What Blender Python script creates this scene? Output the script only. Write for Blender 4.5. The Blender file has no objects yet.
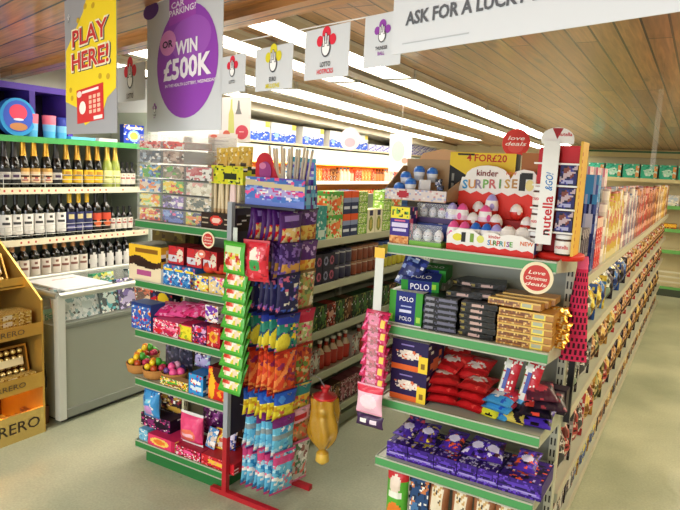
import bpy, math, random
from mathutils import Vector, Matrix, noise
R = math.radians; PI = math.pi
S = bpy.context.scene; COL = S.collection
# ------------------------------------------------------------------ camera
FPX = 617.0; YAW, PITCH, ROLL = R(30.35), R(-8.3), R(2.75); EYE = Vector((0, 0, 1.62))
fw = Vector((-math.sin(YAW)*math.cos(PITCH), math.cos(YAW)*math.cos(PITCH), math.sin(PITCH)))
r0 = Vector((math.cos(YAW), math.sin(YAW), 0)); u0 = r0.cross(fw)
rt = r0*math.cos(ROLL) + u0*math.sin(ROLL); up = -r0*math.sin(ROLL) + u0*math.cos(ROLL)
cd = bpy.data.cameras.new('camera'); cam = bpy.data.objects.new('camera', cd); COL.objects.link(cam)
cd.sensor_width = 36; cd.lens = FPX/680*36; cd.clip_start = .05; cd.clip_end = 60
mt = Matrix((rt, up, -fw)).transposed().to_4x4(); mt.translation = EYE; cam.matrix_world = mt
S.camera = cam
# ------------------------------------------------------------------ light
W = bpy.data.worlds.new('world'); S.world = W; W.use_nodes = True
W.node_tree.nodes['Background'].inputs[0].default_value = (1, .97, .92, 1)
W.node_tree.nodes['Background'].inputs[1].default_value = .35
S.view_settings.view_transform = 'Standard'; S.view_settings.look = 'None'
S.view_settings.gamma = 1; S.view_settings.use_curve_mapping = False
S.view_settings.exposure = .34
TUBE = 9.0      # emission of the ceiling tubes
def area(n, loc, sx, sy, e, col, rot=(0, 0, 0)):
    l = bpy.data.lights.new(n, 'AREA'); l.shape = 'RECTANGLE'; l.size = sx; l.size_y = sy; l.energy = e; l.color = col
    o = bpy.data.objects.new(n, l); COL.objects.link(o); o.location = loc; o.rotation_euler = rot
area('overhead_fill', (-1.6, -.5, 2.05), 2.4, .5, 70, (1, .98, .93))  # added fill over the foreground, no fixture modelled for it
area('aisle_light', (.55, 5.5, 2.08), .15, 7, 75, (1, .87, .62))
area('front_fill', (-1.2, -2.45, 1.35), 4.2, 1.7, 70, (.93, .97, 1), (R(90), 0, 0))  # added cool fill from behind the camera, brightens the fronts; not a window
# ------------------------------------------------------------------ helpers
def P(px, py, ax, v):                      # point of a real plane seen at a place in the photograph
    d = fw + rt*((px-340)/FPX) - up*((py-255)/FPX); i = 'xyz'.index(ax)
    return EYE + d*((v-EYE[i])/d[i])
def lin(c):
    if isinstance(c, str): c = int(c, 16)
    if isinstance(c, int): c = ((c >> 16 & 255)/255, (c >> 8 & 255)/255, (c & 255)/255)
    return tuple(x/12.92 if x <= .04045 else ((x+.055)/1.055)**2.4 for x in c)
ASP = [1.0, 1.0]
def setasp(w, h): ASP[0] = max(1, min(5, w/h)); ASP[1] = max(1, min(5, h/w))
class M:
    def __init__(s): s.v = []; s.f = []; s.c = []; s.sm = []
    def add(s, vs, fs, col, smooth=False):
        n = len(s.v); s.v += [tuple(v) for v in vs]
        for k, f in enumerate(fs):
            s.f.append([n+i for i in f]); c = col[k] if isinstance(col, list) else col
            s.c.append(lin(c)); s.sm.append(smooth)
        return s
    def quad(s, a, b, c, d, col): return s.add([a, b, c, d], [(0, 1, 2, 3)], col)
    def box(s, x0, x1, y0, y1, z0, z1, col, top=None, front=None):
        v = [(x, y, z) for z in (z0, z1) for y in (y0, y1) for x in (x0, x1)]
        f = [(0, 2, 3, 1), (4, 5, 7, 6), (0, 1, 5, 4), (1, 3, 7, 5), (3, 2, 6, 7), (2, 0, 4, 6)]
        return s.add(v, f, [col, col if top is None else top, col if front is None else front, col, col, col])
    def obox(s, o, U, V, N, a, b, c, col):   # box centred on o with half sizes a,b,c along U,V,N
        o, U, V, N = map(Vector, (o, U, V, N)); v = [o+U*(a*i)+V*(b*j)+N*(c*k) for k in (-1, 1) for j in (-1, 1) for i in (-1, 1)]
        return s.add(v, [(0, 2, 3, 1), (4, 5, 7, 6), (0, 1, 5, 4), (1, 3, 7, 5), (3, 2, 6, 7), (2, 0, 4, 6)], col)
    def grid(s, fn, nu, nv, cf, smooth=False, flip=False):
        vs = [fn(i/nu, j/nv) for j in range(nv+1) for i in range(nu+1)]; fs = []; cs = []
        for j in range(nv):
            for i in range(nu):
                a = j*(nu+1)+i; q = (a, a+1, a+nu+2, a+nu+1); fs.append(q[::-1] if flip else q); cs.append(cf((i+.5)/nu, (j+.5)/nv))
        return s.add(vs, fs, cs, smooth)
    def panel(s, o, U, V, w, h, cf, nu=12, nv=12):    # flat print, o = lower left corner
        o, U, V = Vector(o), Vector(U), Vector(V); setasp(w, h); s.grid(lambda u, v: o+U*(u*w)+V*(v*h), nu, nv, cf); setasp(1, 1); return s
    def poly(s, o, U, V, pts, col):
        o, U, V = Vector(o), Vector(U), Vector(V)
        return s.add([o+U*a+V*b for a, b in pts], [tuple(range(len(pts)))], col)
    def disc(s, o, U, V, rx, ry, col, n=20, th=0):
        o, U, V = Vector(o), Vector(U), Vector(V); N = U.cross(V)
        ring = [o+U*(rx*math.cos(t*2*PI/n))+V*(ry*math.sin(t*2*PI/n)) for t in range(n)]
        s.add(ring, [tuple(range(n))], col)
        if th:
            bk = [p-N*th for p in ring]; s.add(bk, [tuple(range(n))[::-1]], col)
            s.add(ring+bk, [(i, i+n, (i+1) % n+n, (i+1) % n) for i in range(n)], col)
        return s
    def extr(s, pts, o, U, V, N, th, col, side=None):  # prism of an outline, front at o, going back by th
        o, U, V, N = map(Vector, (o, U, V, N)); n = len(pts)
        f = [o+U*a+V*b for a, b in pts]; b_ = [p-N*th for p in f]
        s.add(f, [tuple(range(n))], col); s.add(b_, [tuple(range(n))[::-1]], side if side is not None else col)
        return s.add(f+b_, [(i, i+n, (i+1) % n+n, (i+1) % n) for i in range(n)], side if side is not None else col)
    def lathe(s, prof, cols, n=14, cf=None, c=(0, 0, 0)):
        vs = [(c[0]+r*math.cos(t*2*PI/n), c[1]+r*math.sin(t*2*PI/n), c[2]+z) for r, z in prof for t in range(n)]; fs = []; cs = []
        for j in range(len(prof)-1):
            for t in range(n):
                fs.append((j*n+t, j*n+(t+1) % n, (j+1)*n+(t+1) % n, (j+1)*n+t))
                cs.append(cols[j] if isinstance(cols, list) else cols)
        s.add(vs, fs, cs, True); m = len(prof)-1
        s.add([vs[t] for t in range(n)], [tuple(range(n))[::-1]], cs[0])
        return s.add([vs[m*n+t] for t in range(n)], [tuple(range(n))], cs[-1])
    def tube(s, pts, r, col, n=8):
        pts = [Vector(p) for p in pts]; vs = []; L = len(pts)
        for i, p in enumerate(pts):
            t = (pts[min(i+1, L-1)]-pts[max(i-1, 0)]).normalized()
            a = t.cross(Vector((0, 0, 1)) if abs(t.z) < .9 else Vector((1, 0, 0))).normalized(); b = t.cross(a)
            rr = r[i] if isinstance(r, (list, tuple)) else r
            vs += [p+a*(rr*math.cos(k*2*PI/n))+b*(rr*math.sin(k*2*PI/n)) for k in range(n)]
        s.add(vs, [(i*n+k, (i+1)*n+k, (i+1)*n+(k+1) % n, i*n+(k+1) % n) for i in range(L-1) for k in range(n)], col, True)
        s.add(vs[:n], [tuple(range(n))], col); return s.add(vs[-n:], [tuple(range(n))[::-1]], col)
    def text(s, t, o, U, V, h, col, w=None, bold=.012, align='c', shear=0):   # cap height h, centred on o
        o, U, V = Vector(o), Vector(U), Vector(V); vs, fs, x0, x1, y1 = glyphs(t, bold, shear)
        k = h/.7; kx = k if w is None else w/(x1-x0); ox = {'c': (x0+x1)/2, 'l': x0, 'r': x1}[align]
        return s.add([o+U*((x-ox)*kx)+V*((y-.35)*k) for x, y in vs], fs, col)
    def build(s, name, mat, parent=None, loc=None):
        me = bpy.data.meshes.new(name); me.from_pydata(s.v, [], s.f)
        ca = me.color_attributes.new('Col', 'FLOAT_COLOR', 'CORNER'); buf = []
        for f, c in zip(s.f, s.c): buf += [c[0], c[1], c[2], 1.0]*len(f)
        ca.data.foreach_set('color', buf); me.polygons.foreach_set('use_smooth', s.sm)
        me.materials.append(mat); me.update()
        o = bpy.data.objects.new(name, me); COL.objects.link(o)
        if parent: o.parent = parent
        if loc is not None: o.location = loc
        return o
_g = {}
def glyphs(t, bold, shear):
    k = (t, bold, shear)
    if k not in _g:
        c = bpy.data.curves.new('t', 'FONT'); c.body = t; c.size = 1; c.offset = bold; c.shear = shear; c.resolution_u = 2
        o = bpy.data.objects.new('t', c); COL.objects.link(o); bpy.context.view_layer.update()
        m = o.to_mesh(); vs = [(v.co.x, v.co.y) for v in m.vertices]; fs = [tuple(p.vertices) for p in m.polygons]
        o.to_mesh_clear(); bpy.data.objects.remove(o); bpy.data.curves.remove(c)
        xs = [v[0] for v in vs] or [0, 1]; _g[k] = (vs, fs, min(xs), max(xs), 0)
    return _g[k]
def tag(o, label, cat, group=None, kind=None):
    o['label'] = label; o['category'] = cat
    if group: o['group'] = group
    if kind: o['kind'] = kind
    return o
def struct(o): o['kind'] = 'structure'; return o
def empty(name, loc, label, cat, group=None, rz=0):
    o = bpy.data.objects.new(name, None); COL.objects.link(o); o.location = loc; o.rotation_euler.z = rz; o.empty_display_size = .05
    return tag(o, label, cat, group)
def dup(o, parent=None):
    c = o.copy(); COL.objects.link(c)
    if parent: c.parent = parent
    for ch in [x for x in COL.objects if x.parent == o]: dup(ch, c)
    return c
class Proto:                              # first use takes the object itself, later uses copy it and its parts
    def __init__(s, o): s.o = o; s.kids = [c for c in COL.objects if c.parent == o]; s.used = False
    def put(s, loc, label, cat, group=None, rz=0, rot=None, sc=None):
        if s.used:
            o = s.o.copy(); COL.objects.link(o)
            for k in s.kids:
                c = k.copy(); COL.objects.link(c); c.parent = o
        else: o = s.o; s.used = True
        o.location = loc; o.rotation_euler = rot if rot else (0, 0, rz)
        if sc: o.scale = sc
        if 'group' in o and not group: del o['group']
        return tag(o, label, cat, group)
NUM = ['zeroth', 'first', 'second', 'third', 'fourth', 'fifth', 'sixth', 'seventh', 'eighth', 'ninth', 'tenth', 'eleventh', 'twelfth',
 'thirteenth', 'fourteenth', 'fifteenth', 'sixteenth', 'seventeenth', 'eighteenth', 'nineteenth', 'twentieth']
def nth(i):                                # i counts from 1
    if i <= 20: return NUM[i]
    T = ['', '', 'twenty', 'thirty', 'forty', 'fifty', 'sixty', 'seventy', 'eighty', 'ninety']
    if i >= 100: return 'hundred-and-'+nth(i-100) if i > 100 else 'hundredth'
    t, u = divmod(i, 10)
    return T[t]+'-'+NUM[u] if u else T[t][:-1]+'ieth'
# ------------------------------------------------------------------ materials
def mat(name, rough=.5, metal=0., attr=True, col=None, bump=.0, bs=60, coat=0., spec=.5, var=.06, vs=25):
    m = bpy.data.materials.new(name); m.use_nodes = True; N = m.node_tree.nodes; L = m.node_tree.links; b = N['Principled BSDF']
    b.inputs['Roughness'].default_value = rough; b.inputs['Metallic'].default_value = metal; b.inputs['Coat Weight'].default_value = coat
    b.inputs['Specular IOR Level'].default_value = spec
    tc = N.new('ShaderNodeTexCoord'); nz = N.new('ShaderNodeTexNoise'); nz.inputs['Scale'].default_value = vs; nz.inputs['Detail'].default_value = 3
    L.new(tc.outputs['Object'], nz.inputs['Vector'])
    mr = N.new('ShaderNodeMapRange'); mr.inputs[3].default_value = 1-var; mr.inputs[4].default_value = 1+var; L.new(nz.outputs[0], mr.inputs[0])
    mx = N.new('ShaderNodeVectorMath'); mx.operation = 'SCALE'; L.new(mr.outputs[0], mx.inputs['Scale'])
    if attr:
        a = N.new('ShaderNodeAttribute'); a.attribute_name = 'Col'; L.new(a.outputs['Color'], mx.inputs[0])
    else: mx.inputs[0].default_value = lin(col)
    L.new(mx.outputs[0], b.inputs['Base Color'])
    if bump:
        n2 = N.new('ShaderNodeTexNoise'); n2.inputs['Scale'].default_value = bs; L.new(tc.outputs['Object'], n2.inputs['Vector'])
        bp = N.new('ShaderNodeBump'); bp.inputs['Strength'].default_value = bump; bp.inputs['Distance'].default_value = .01
        L.new(n2.outputs[0], bp.inputs['Height']); L.new(bp.outputs[0], b.inputs['Normal'])
    return m
CARD = mat('printed_card', .5, spec=.3)
FILM = mat('printed_film', .36, bump=.3, bs=70, coat=.08, spec=.4)
PAINT = mat('painted_steel', .4, var=.03, vs=6)
PLAS = mat('plastic', .3, var=.03)
GLOSS = mat('dark_glass', .08, var=.02, coat=.5)
GOLDM = mat('gold_foil', .27, metal=.65, bump=.1, bs=40)
CHROME = mat('brushed_metal', .35, metal=.7, var=.03)
PAPER = mat('paper', .6, var=.015)
FABR = mat('felt', .9, bump=.3, bs=200)
def glassy(name, col, rough, alpha):
    m = bpy.data.materials.new(name); m.use_nodes = True; N = m.node_tree.nodes; L = m.node_tree.links; b = N['Principled BSDF']
    nz = N.new('ShaderNodeTexNoise'); nz.inputs['Scale'].default_value = 30
    mr = N.new('ShaderNodeMapRange'); mr.inputs[3].default_value = alpha*.85; mr.inputs[4].default_value = alpha*1.15
    L.new(nz.outputs[0], mr.inputs[0]); L.new(mr.outputs[0], b.inputs['Alpha'])
    b.inputs['Base Color'].default_value = (*lin(col), 1); b.inputs['Roughness'].default_value = rough; b.inputs['Specular IOR Level'].default_value = .8
    return m
CLEAR = glassy('clear_plastic', 0xf2f4f4, .12, .11)
GLASS = glassy('window_glass', 0xe8f2ee, .03, .12)
def emit(name, col, e):
    m = bpy.data.materials.new(name); m.use_nodes = True; N = m.node_tree.nodes; L = m.node_tree.links; b = N['Principled BSDF']
    b.inputs['Base Color'].default_value = (.8, .8, .8, 1); b.inputs['Emission Color'].default_value = (*lin(col), 1); b.inputs['Emission Strength'].default_value = e
    nz = N.new('ShaderNodeTexNoise'); nz.inputs['Scale'].default_value = 3; mr = N.new('ShaderNodeMapRange')
    mr.inputs[3].default_value = .4; mr.inputs[4].default_value = .5; L.new(nz.outputs[0], mr.inputs[0]); L.new(mr.outputs[0], b.inputs['Roughness'])
    return m
TUBEM = emit('tube_light', 0xfff6e6, TUBE); WARMT = emit('warm_tube', 0xffa040, 8); GOLDL = emit('gold_lamp', 0xffa030, 30)
def wood(name, c1, c2, w=.103, rough=.3):
    m = bpy.data.materials.new(name); m.use_nodes = True; N = m.node_tree.nodes; L = m.node_tree.links; b = N['Principled BSDF']
    tc = N.new('ShaderNodeTexCoord'); mp = N.new('ShaderNodeMapping'); mp.inputs['Rotation'].default_value = (0, 0, R(90)); L.new(tc.outputs['Object'], mp.inputs[0])
    br = N.new('ShaderNodeTexBrick'); L.new(mp.outputs[0], br.inputs['Vector']); br.offset = .37; br.offset_frequency = 3
    for k, v in {'Scale': 1, 'Mortar Size': .005, 'Mortar Smooth': .1, 'Brick Width': 2.3, 'Row Height': w, 'Bias': 0}.items(): br.inputs[k].default_value = v
    br.inputs['Color1'].default_value = (*lin(c1), 1); br.inputs['Color2'].default_value = (*lin(c2), 1); br.inputs['Mortar'].default_value = (*lin(0x2c1c10), 1)
    m2 = N.new('ShaderNodeMapping'); m2.inputs['Scale'].default_value = (16, .9, 16); L.new(tc.outputs['Object'], m2.inputs[0])
    nz = N.new('ShaderNodeTexNoise'); nz.inputs['Scale'].default_value = 3; nz.inputs['Detail'].default_value = 6; nz.inputs['Distortion'].default_value = .6; L.new(m2.outputs[0], nz.inputs['Vector'])
    mr = N.new('ShaderNodeMapRange'); mr.inputs[1].default_value = .3; mr.inputs[2].default_value = .7; mr.inputs[3].default_value = .62; mr.inputs[4].default_value = 1.2; L.new(nz.outputs[0], mr.inputs[0])
    # knots
    m3 = N.new('ShaderNodeMapping'); m3.inputs['Scale'].default_value = (7, 1.6, 7); L.new(tc.outputs['Object'], m3.inputs[0])
    vo = N.new('ShaderNodeTexVoronoi'); vo.inputs['Scale'].default_value = 1; L.new(m3.outputs[0], vo.inputs['Vector'])
    k2 = N.new('ShaderNodeMapRange'); k2.inputs[1].default_value = .06; k2.inputs[2].default_value = .16; k2.inputs[3].default_value = .45; k2.inputs[4].default_value = 1; L.new(vo.outputs[0], k2.inputs[0])
    mu = N.new('ShaderNodeMath'); mu.operation = 'MULTIPLY'; L.new(mr.outputs[0], mu.inputs[0]); L.new(k2.outputs[0], mu.inputs[1])
    mx = N.new('ShaderNodeVectorMath'); mx.operation = 'SCALE'; L.new(br.outputs['Color'], mx.inputs[0]); L.new(mu.outputs[0], mx.inputs['Scale']); L.new(mx.outputs[0], b.inputs['Base Color'])
    b.inputs['Roughness'].default_value = rough; b.inputs['Coat Weight'].default_value = .5; b.inputs['Coat Roughness'].default_value = .15
    bp = N.new('ShaderNodeBump'); bp.inputs['Strength'].default_value = .4; bp.inputs['Distance'].default_value = .004; bp.invert = True
    L.new(br.outputs['Fac'], bp.inputs['Height']); L.new(bp.outputs[0], b.inputs['Normal'])
    return m
WOODC = wood('ceiling_boards', 0xd49c68, 0xa87448)
WOODS = wood('soffit_boards', 0xe09a54, 0xc07c40, .12, .4)
WOODT = wood('timber_trim', 0xc08a54, 0xb47e48, .5, .4)
def floor_mat():
    m = bpy.data.materials.new('vinyl_floor'); m.use_nodes = True; N = m.node_tree.nodes; L = m.node_tree.links; b = N['Principled BSDF']
    tc = N.new('ShaderNodeTexCoord'); n1 = N.new('ShaderNodeTexNoise'); n1.inputs['Scale'].default_value = 1.6; n1.inputs['Detail'].default_value = 8; L.new(tc.outputs['Object'], n1.inputs['Vector'])
    cr = N.new('ShaderNodeValToRGB'); cr.color_ramp.elements[0].position = .3; cr.color_ramp.elements[0].color = (*lin(0x969e86), 1)
    cr.color_ramp.elements[1].position = .7; cr.color_ramp.elements[1].color = (*lin(0xbcc0a4), 1); L.new(n1.outputs[0], cr.inputs[0])
    n2 = N.new('ShaderNodeTexNoise'); n2.inputs['Scale'].default_value = 90; n2.inputs['Detail'].default_value = 2; L.new(tc.outputs['Object'], n2.inputs['Vector'])
    mr = N.new('ShaderNodeMapRange'); mr.inputs[1].default_value = .35; mr.inputs[2].default_value = .65; mr.inputs[3].default_value = .9; mr.inputs[4].default_value = 1.08; L.new(n2.outputs[0], mr.inputs[0])
    n3 = N.new('ShaderNodeTexVoronoi'); n3.inputs['Scale'].default_value = 5; L.new(tc.outputs['Object'], n3.inputs['Vector'])
    m3 = N.new('ShaderNodeMapRange'); m3.inputs[1].default_value = .02; m3.inputs[2].default_value = .05; m3.inputs[3].default_value = .7; m3.inputs[4].default_value = 1; L.new(n3.outputs[0], m3.inputs[0])
    mu = N.new('ShaderNodeMath'); mu.operation = 'MULTIPLY'; L.new(mr.outputs[0], mu.inputs[0]); L.new(m3.outputs[0], mu.inputs[1])
    mx = N.new('ShaderNodeVectorMath'); mx.operation = 'SCALE'; L.new(cr.outputs[0], mx.inputs[0]); L.new(mu.outputs[0], mx.inputs['Scale']); L.new(mx.outputs[0], b.inputs['Base Color'])
    r_ = N.new('ShaderNodeMapRange'); r_.inputs[3].default_value = .25; r_.inputs[4].default_value = .5; L.new(n1.outputs[0], r_.inputs[0]); L.new(r_.outputs[0], b.inputs['Roughness'])
    bp = N.new('ShaderNodeBump'); bp.inputs['Strength'].default_value = .25; bp.inputs['Distance'].default_value = .03; n4 = N.new('ShaderNodeTexNoise'); n4.inputs['Scale'].default_value = 2.2; n4.inputs['Distortion'].default_value = 2
    L.new(tc.outputs['Object'], n4.inputs['Vector']); L.new(n4.outputs[0], bp.inputs['Height']); L.new(bp.outputs[0], b.inputs['Normal'])
    return m
# ------------------------------------------------------------------ printed art: functions (u,v)->colour
def art(bg, *L):
    def f(u, v):
        c = bg
        for l in L:
            k = l[0]
            if k == 'r' and l[1] <= u < l[3] and l[2] <= v < l[4]: c = l[5]
            elif k == 'e' and ((u-l[1])/l[3])**2+((v-l[2])/l[4])**2 < 1: c = l[5]
            elif k == 'w' and v < l[1]+l[2]*math.sin(u*l[3]): c = l[4]
            elif k == 'd' and l[1] <= v-u*l[3] < l[2]: c = l[4]
            elif k == 's':
                K = (l[4] if len(l) > 4 else 9)*1.05; Kx, Ky = K*ASP[0]**.65, K*ASP[1]**.65; x0, y0, x1, y1 = l[5] if len(l) > 5 else (0, 0, 1, 1)
                if x0 <= u < x1 and y0 <= v < y1:
                    best = 9; hb = 0; iu, iv = int(u*Kx), int(v*Ky)
                    for a in (iu-1, iu, iu+1):
                        for b in (iv-1, iv, iv+1):
                            q = (a*374761393+b*668265263+l[1]*2246822519) & 0xffffffff; q = ((q ^ q >> 13)*1274126177) & 0xffffffff; q ^= q >> 16; r1 = (q & 255)/256; r2 = (q >> 8 & 255)/256
                            d = (u*Kx-a-r1)**2+((v*Ky-b-r2)*1.3)**2
                            if d < best: best = d; hb = (q >> 16 & 1023)/1024
                    if hb < l[2]: c = l[3][int(hb/l[2]*len(l[3]))]
        return c
    return f
def busy(seed, bg, cols, K=8, p=.55, band=None, lab=None):
    L = [('s', seed, p, cols, K), ('s', seed+31, .07, [0xf4f0e8], K*1.7), ('s', seed+57, .06, [0x201418], K*1.5)]; rr = random.Random(seed)
    for _ in range(3): L.append(('e', rr.uniform(.2, .8), rr.uniform(.15, .8), rr.uniform(.12, .25), rr.uniform(.08, .2), rr.choice(cols)))
    if band is not None: L.append(('r', 0, .62, 1, .86, band))
    if lab is not None: L += [('e', .5, .72, .36, .13, lab)]
    return art(bg, *L)
def mpack(w, d, h, front, side=0x888888, top=None, n=None, sideart=None, txt=None, lid=None):
    m = M(); n = (max(6, min(40, int(w/.0055))), max(4, min(36, int(h/.0055)))); top = side if top is None else top
    m.box(-w/2, w/2, -d/2+.001, d/2, 0, h, side, top=top)
    m.panel((-w/2, -d/2, 0), (1, 0, 0), (0, 0, 1), w, h, front, *n)
    if callable(sideart):
        for sx in (-1, 1): m.panel((sx*(w/2+.0006), -d/2*sx, 0), (0, sx, 0), (0, 0, 1), d, h, sideart, 6, 10)
    for t in (txt or []): m.text(t[0], (t[1]*w, -d/2-.0008, t[2]*h), (1, 0, 0), (0, 0, 1), t[3]*h, t[4], w=(t[5]*w if len(t) > 5 else None))
    if lid: m.box(-w/2-.002, w/2+.002, -d/2-.002, d/2+.002, h-.0*h, h+.012, lid)
    return m
def pack(name, *a, mt=None, **k): return Proto(mpack(*a, **k).build(name, mt or CARD))
def mbag(w, h, t, front, back=None, n=None, crimp=.06, cc=None, seed=1, hole=False, txt=None):
    m = M(); n = (max(10, min(30, int(w/.006))), max(12, min(36, int(h/.006)))); setasp(w, h)
    def sh(s):
        def f(u, v):
            e = max(0, 1-abs(2*u-1)**2.6); q = min(1, max(0, (v-crimp)/(1-2*crimp))); z = math.sin(PI*q)**.55 if 0 < q < 1 else 0
            wv = 1-.07*(math.sin(PI*q)); d = t/2*e**.6*z
            nz = noise.noise((u*4+seed, v*5, s*3.))*t*.16*z*e
            return ((u-.5)*w*wv, s*(d+.0008)+nz*s, v*h)
        return f
    cf = front if cc is None else (lambda u, v: cc if v < crimp or v > 1-crimp else front(u, v))
    m.grid(sh(-1), n[0], n[1], cf, True); m.grid(sh(1), n[0], n[1], back or cf, True, flip=True); setasp(1, 1)
    for tx in (txt or []):
        yy = -t/2*.98-.002; m.text(tx[0], (tx[1]*w, yy, tx[2]*h), (1, 0, 0), (0, 0, 1), tx[3]*h, tx[4], w=(tx[5]*w if len(tx) > 5 else None))
    return m
def bag(name, *a, mt=None, **k): return Proto(mbag(*a, **k).build(name, mt or FILM))
def circle(n, r=1, c=(0, 0)): return [(c[0]+r*math.cos(2*PI*i/n), c[1]+r*math.sin(2*PI*i/n)) for i in range(n)]
X, Y, Z = Vector((1, 0, 0)), Vector((0, 1, 0)), Vector((0, 0, 1))
# ================================================================== SETTING
def cz(y): return 2.33-.028*y
fl = M().quad((-4.4, -2.5, 0), (1.5, -2.5, 0), (1.5, 10.2, 0), (-4.4, 10.2, 0), 0xffffff).build('floor', floor_mat()); struct(fl)
m = M(); m.quad((-4.4, 0, cz(0)), (-4.4, 10.2, cz(10.2)), (1.5, 10.2, cz(10.2)), (1.5, 0, cz(0)), 0xffffff)
m.quad((-4.4, 0, cz(0)+.1), (1.5, 0, cz(0)+.1), (1.5, 10.2, cz(10.2)+.1), (-4.4, 10.2, cz(10.2)+.1), 0xffffff); struct(m.build('ceiling', WOODC))
struct(M().box(-4.45, -4.25, -2.5, 10.2, 0, 2.5, 0xdcdcd2).build('wall_left', PAINT))
struct(M().box(-4.45, 1.5, 10.15, 10.3, 0, 2.5, 0xd8cfae).build('wall_back', PAINT))
struct(M().box(1.4, 1.55, -2.5, 10.2, 0, 2.5, 0xcfc6a8).build('wall_right', PAINT))
struct(M().box(-4.25, -3.72, 3.47, 4.35, 0, cz(4.35)-.001, 0xe6e8e4).build('wall_pier', PAINT))
struct(M().box(-1.75, 1.4, 10.02, 10.15, 1.93, cz(10.15)-.002, 0xd9c98c).build('trim_1', PAINT))
struct(M().box(-1.75, 1.4, 10.0, 10.14, 2.0, 2.025, 0x2f6b3c).build('trim_2', PAINT))
# near boarded soffit, at an angle to the shop
e0, e1 = P(0, 76, 'z', 2.13), P(301, -2, 'z', 2.13); ed = (e1-e0).normalized(); ang = math.atan2(ed.y, ed.x)
Ls = 6.6; st = e0-ed*.4
so = struct(M().box(0, 2.9, 0, Ls, 0, .16, 0xffffff).build('ceiling_soffit', WOODS)); so.location = st; so.rotation_euler.z = ang-PI/2
tr = struct(M().box(-.05, .045, 0, Ls, -.03, .0, 0xffffff).build('trim_3', WOODT)); tr.location = st; tr.rotation_euler = so.rotation_euler
tr = struct(M().box(-.05, -.002, 0, Ls, 0, .16, 0xffffff).build('trim_4', WOODT)); tr.location = st; tr.rotation_euler = so.rotation_euler
# ceiling beams and rows of tubes, running away from the camera
SL = math.atan(-.028)
def sloped(m, name, mt, x, y0, dz=0):
    o = m.build(name, mt); o.location = (x, y0, cz(y0)+dz); o.rotation_euler.x = SL; return o
bm = M().box(-.05, .05, 0, 7.4, -.06, 0, 0xb8b2a4).box(-.005, .065, 0, 7.4, -.014, -.001, 0x4a3020); struct(sloped(bm, 'trim_5', PAINT, -1.97, 2.7))
bm = M().box(-.02, .02, 0, 7.4, -.03, 0, 0xcac4b4); struct(sloped(bm, 'trim_6', PAINT, -3.17, 2.7))
bm = M().box(-.505, 0, 0, 5.7, -.11, -.001, 0xe4dcc8); struct(sloped(bm, 'trim_7', PAINT, -3.74, 4.4)); bm = M().box(0, .012, 0, 5.7, -.02, -.002, 0x7a5230); struct(sloped(bm, 'trim_8', PAINT, -3.738, 4.4))
def batten(w, L):
    m = M().box(-w/2, w/2, 0, L, -.022, -.001, 0xf4f2ea).box(-w/2, -w/2+.006, 0, L, -.056, -.022, 0xe4ded0).box(w/2-.006, w/2, 0, L, -.056, -.022, 0xe4ded0)
    return m
rows = [('right of the middle ceiling beam', -1.75, .2, 2.15), ('just left of the middle ceiling beam', -2.18, .2, 2.2), ('between the two ceiling beams', -2.86, .28, 2.4), ('nearest the left wall', -3.47, .26, 2.55)]
for nm, x, w, y0 in rows:
    L = 1.5; k = 0; pr = None
    while y0+L < 9.9:
        o = empty('strip_light', (x, y0, cz(y0)), 'glowing strip light, %s of the row %s' % (nth(k+1), nm), 'light', 'ceiling strip lights'); o.rotation_euler.x = SL
        if pr is None:
            a = batten(w, L-.03).build('housing', PAINT, o)
            b = M().box(-w/2+.012, w/2-.012, .02, L-.05, -.052, -.023, 0xffffff).build('diffuser', TUBEM, o)
            e = [M().box(-w/2, w/2, q, q+.02, -.056, -.023, 0xd8d8d0).build('end_cap', PAINT, o) for q in (-.001, L-.05)]; pr = [a, b]+e
        else:
            for c in pr: c = c.copy(); COL.objects.link(c); c.parent = o
        y0 += L; k += 1
# ================================================================== SHELVING
GREEN, CREAM = 0x2a8040, 0xb4b8a6
def end_unit(x0, x1, ylip, yb, levels, label, h, lipc, plinth):
    t = empty('shelving_end_unit', ((x0+x1)/2, (ylip+yb)/2, 0), label, 'shelving'); ox, oy = -(x0+x1)/2, -(ylip+yb)/2
    def B(m, n, mt=PAINT, p=t): o = m.build(n, mt, p); o.location = (ox, oy, 0) if p is t else (0, 0, 0); return o
    B(M().box(x0+.02, x1-.02, yb, yb+.015, .05, h, 0x94978a), 'back_panel')
    for x in (x0, x1-.03):
        m = M().box(x, x+.03, yb-.02, yb+.04, 0, h, 0xc6c8b6)
        for k in range(int(h/.05)):
            z = .03+k*.05
            m.box(x+.005, x+.011, yb-.0215, yb-.0205, z, z+.03, 0x202018); m.box(x+.019, x+.025, yb-.0215, yb-.0205, z, z+.03, 0x202018)
        B(m, 'upright')
    B(M().box(x0+.07, x1-.01, ylip+.014, yb, 0, .064, plinth), 'plinth')
    for z in levels:
        s = B(M().box(x0, x1, ylip+.008, yb-.001, z-.022, z, CREAM), 'shelf')
        m = M().box(x0, x1, ylip, ylip+.008, z-.034, z+.004, lipc).box(x0, x1, ylip-.004, ylip, z+.000, z+.006, CREAM).box(x0, x1, ylip-.004, ylip, z-.036, z-.031, CREAM)
        m.build('price_strip', PAINT, s)
        for x in (x0-.002, x1-.001):
            M().extr([(ylip+.004, z-.034), (yb, z-.075), (yb, z+.022), (ylip+.004, z+.004)], (x, 0, 0), Y, Z, X, -.003, CREAM).build('bracket', PAINT, s)
    return t
G1 = (-2.5, -1.885, 2.18, 2.56); Z1 = [.10, .45, .715, .98, 1.29]
G2 = (-1.045, -.41, 2.15, 2.54); Z2 = [.10, .447, .70, 1.005, 1.325]
end_unit(*G1, Z1, 'shelving end unit with green shelf lips full of children\'s sweets', 1.56, GREEN, 0x207038)
end_unit(*G2, Z2, 'shelving end unit with green shelf lips holding chocolate bars and boxes', 1.42, 0x4b9a58, 0x1f5a2c)
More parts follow.
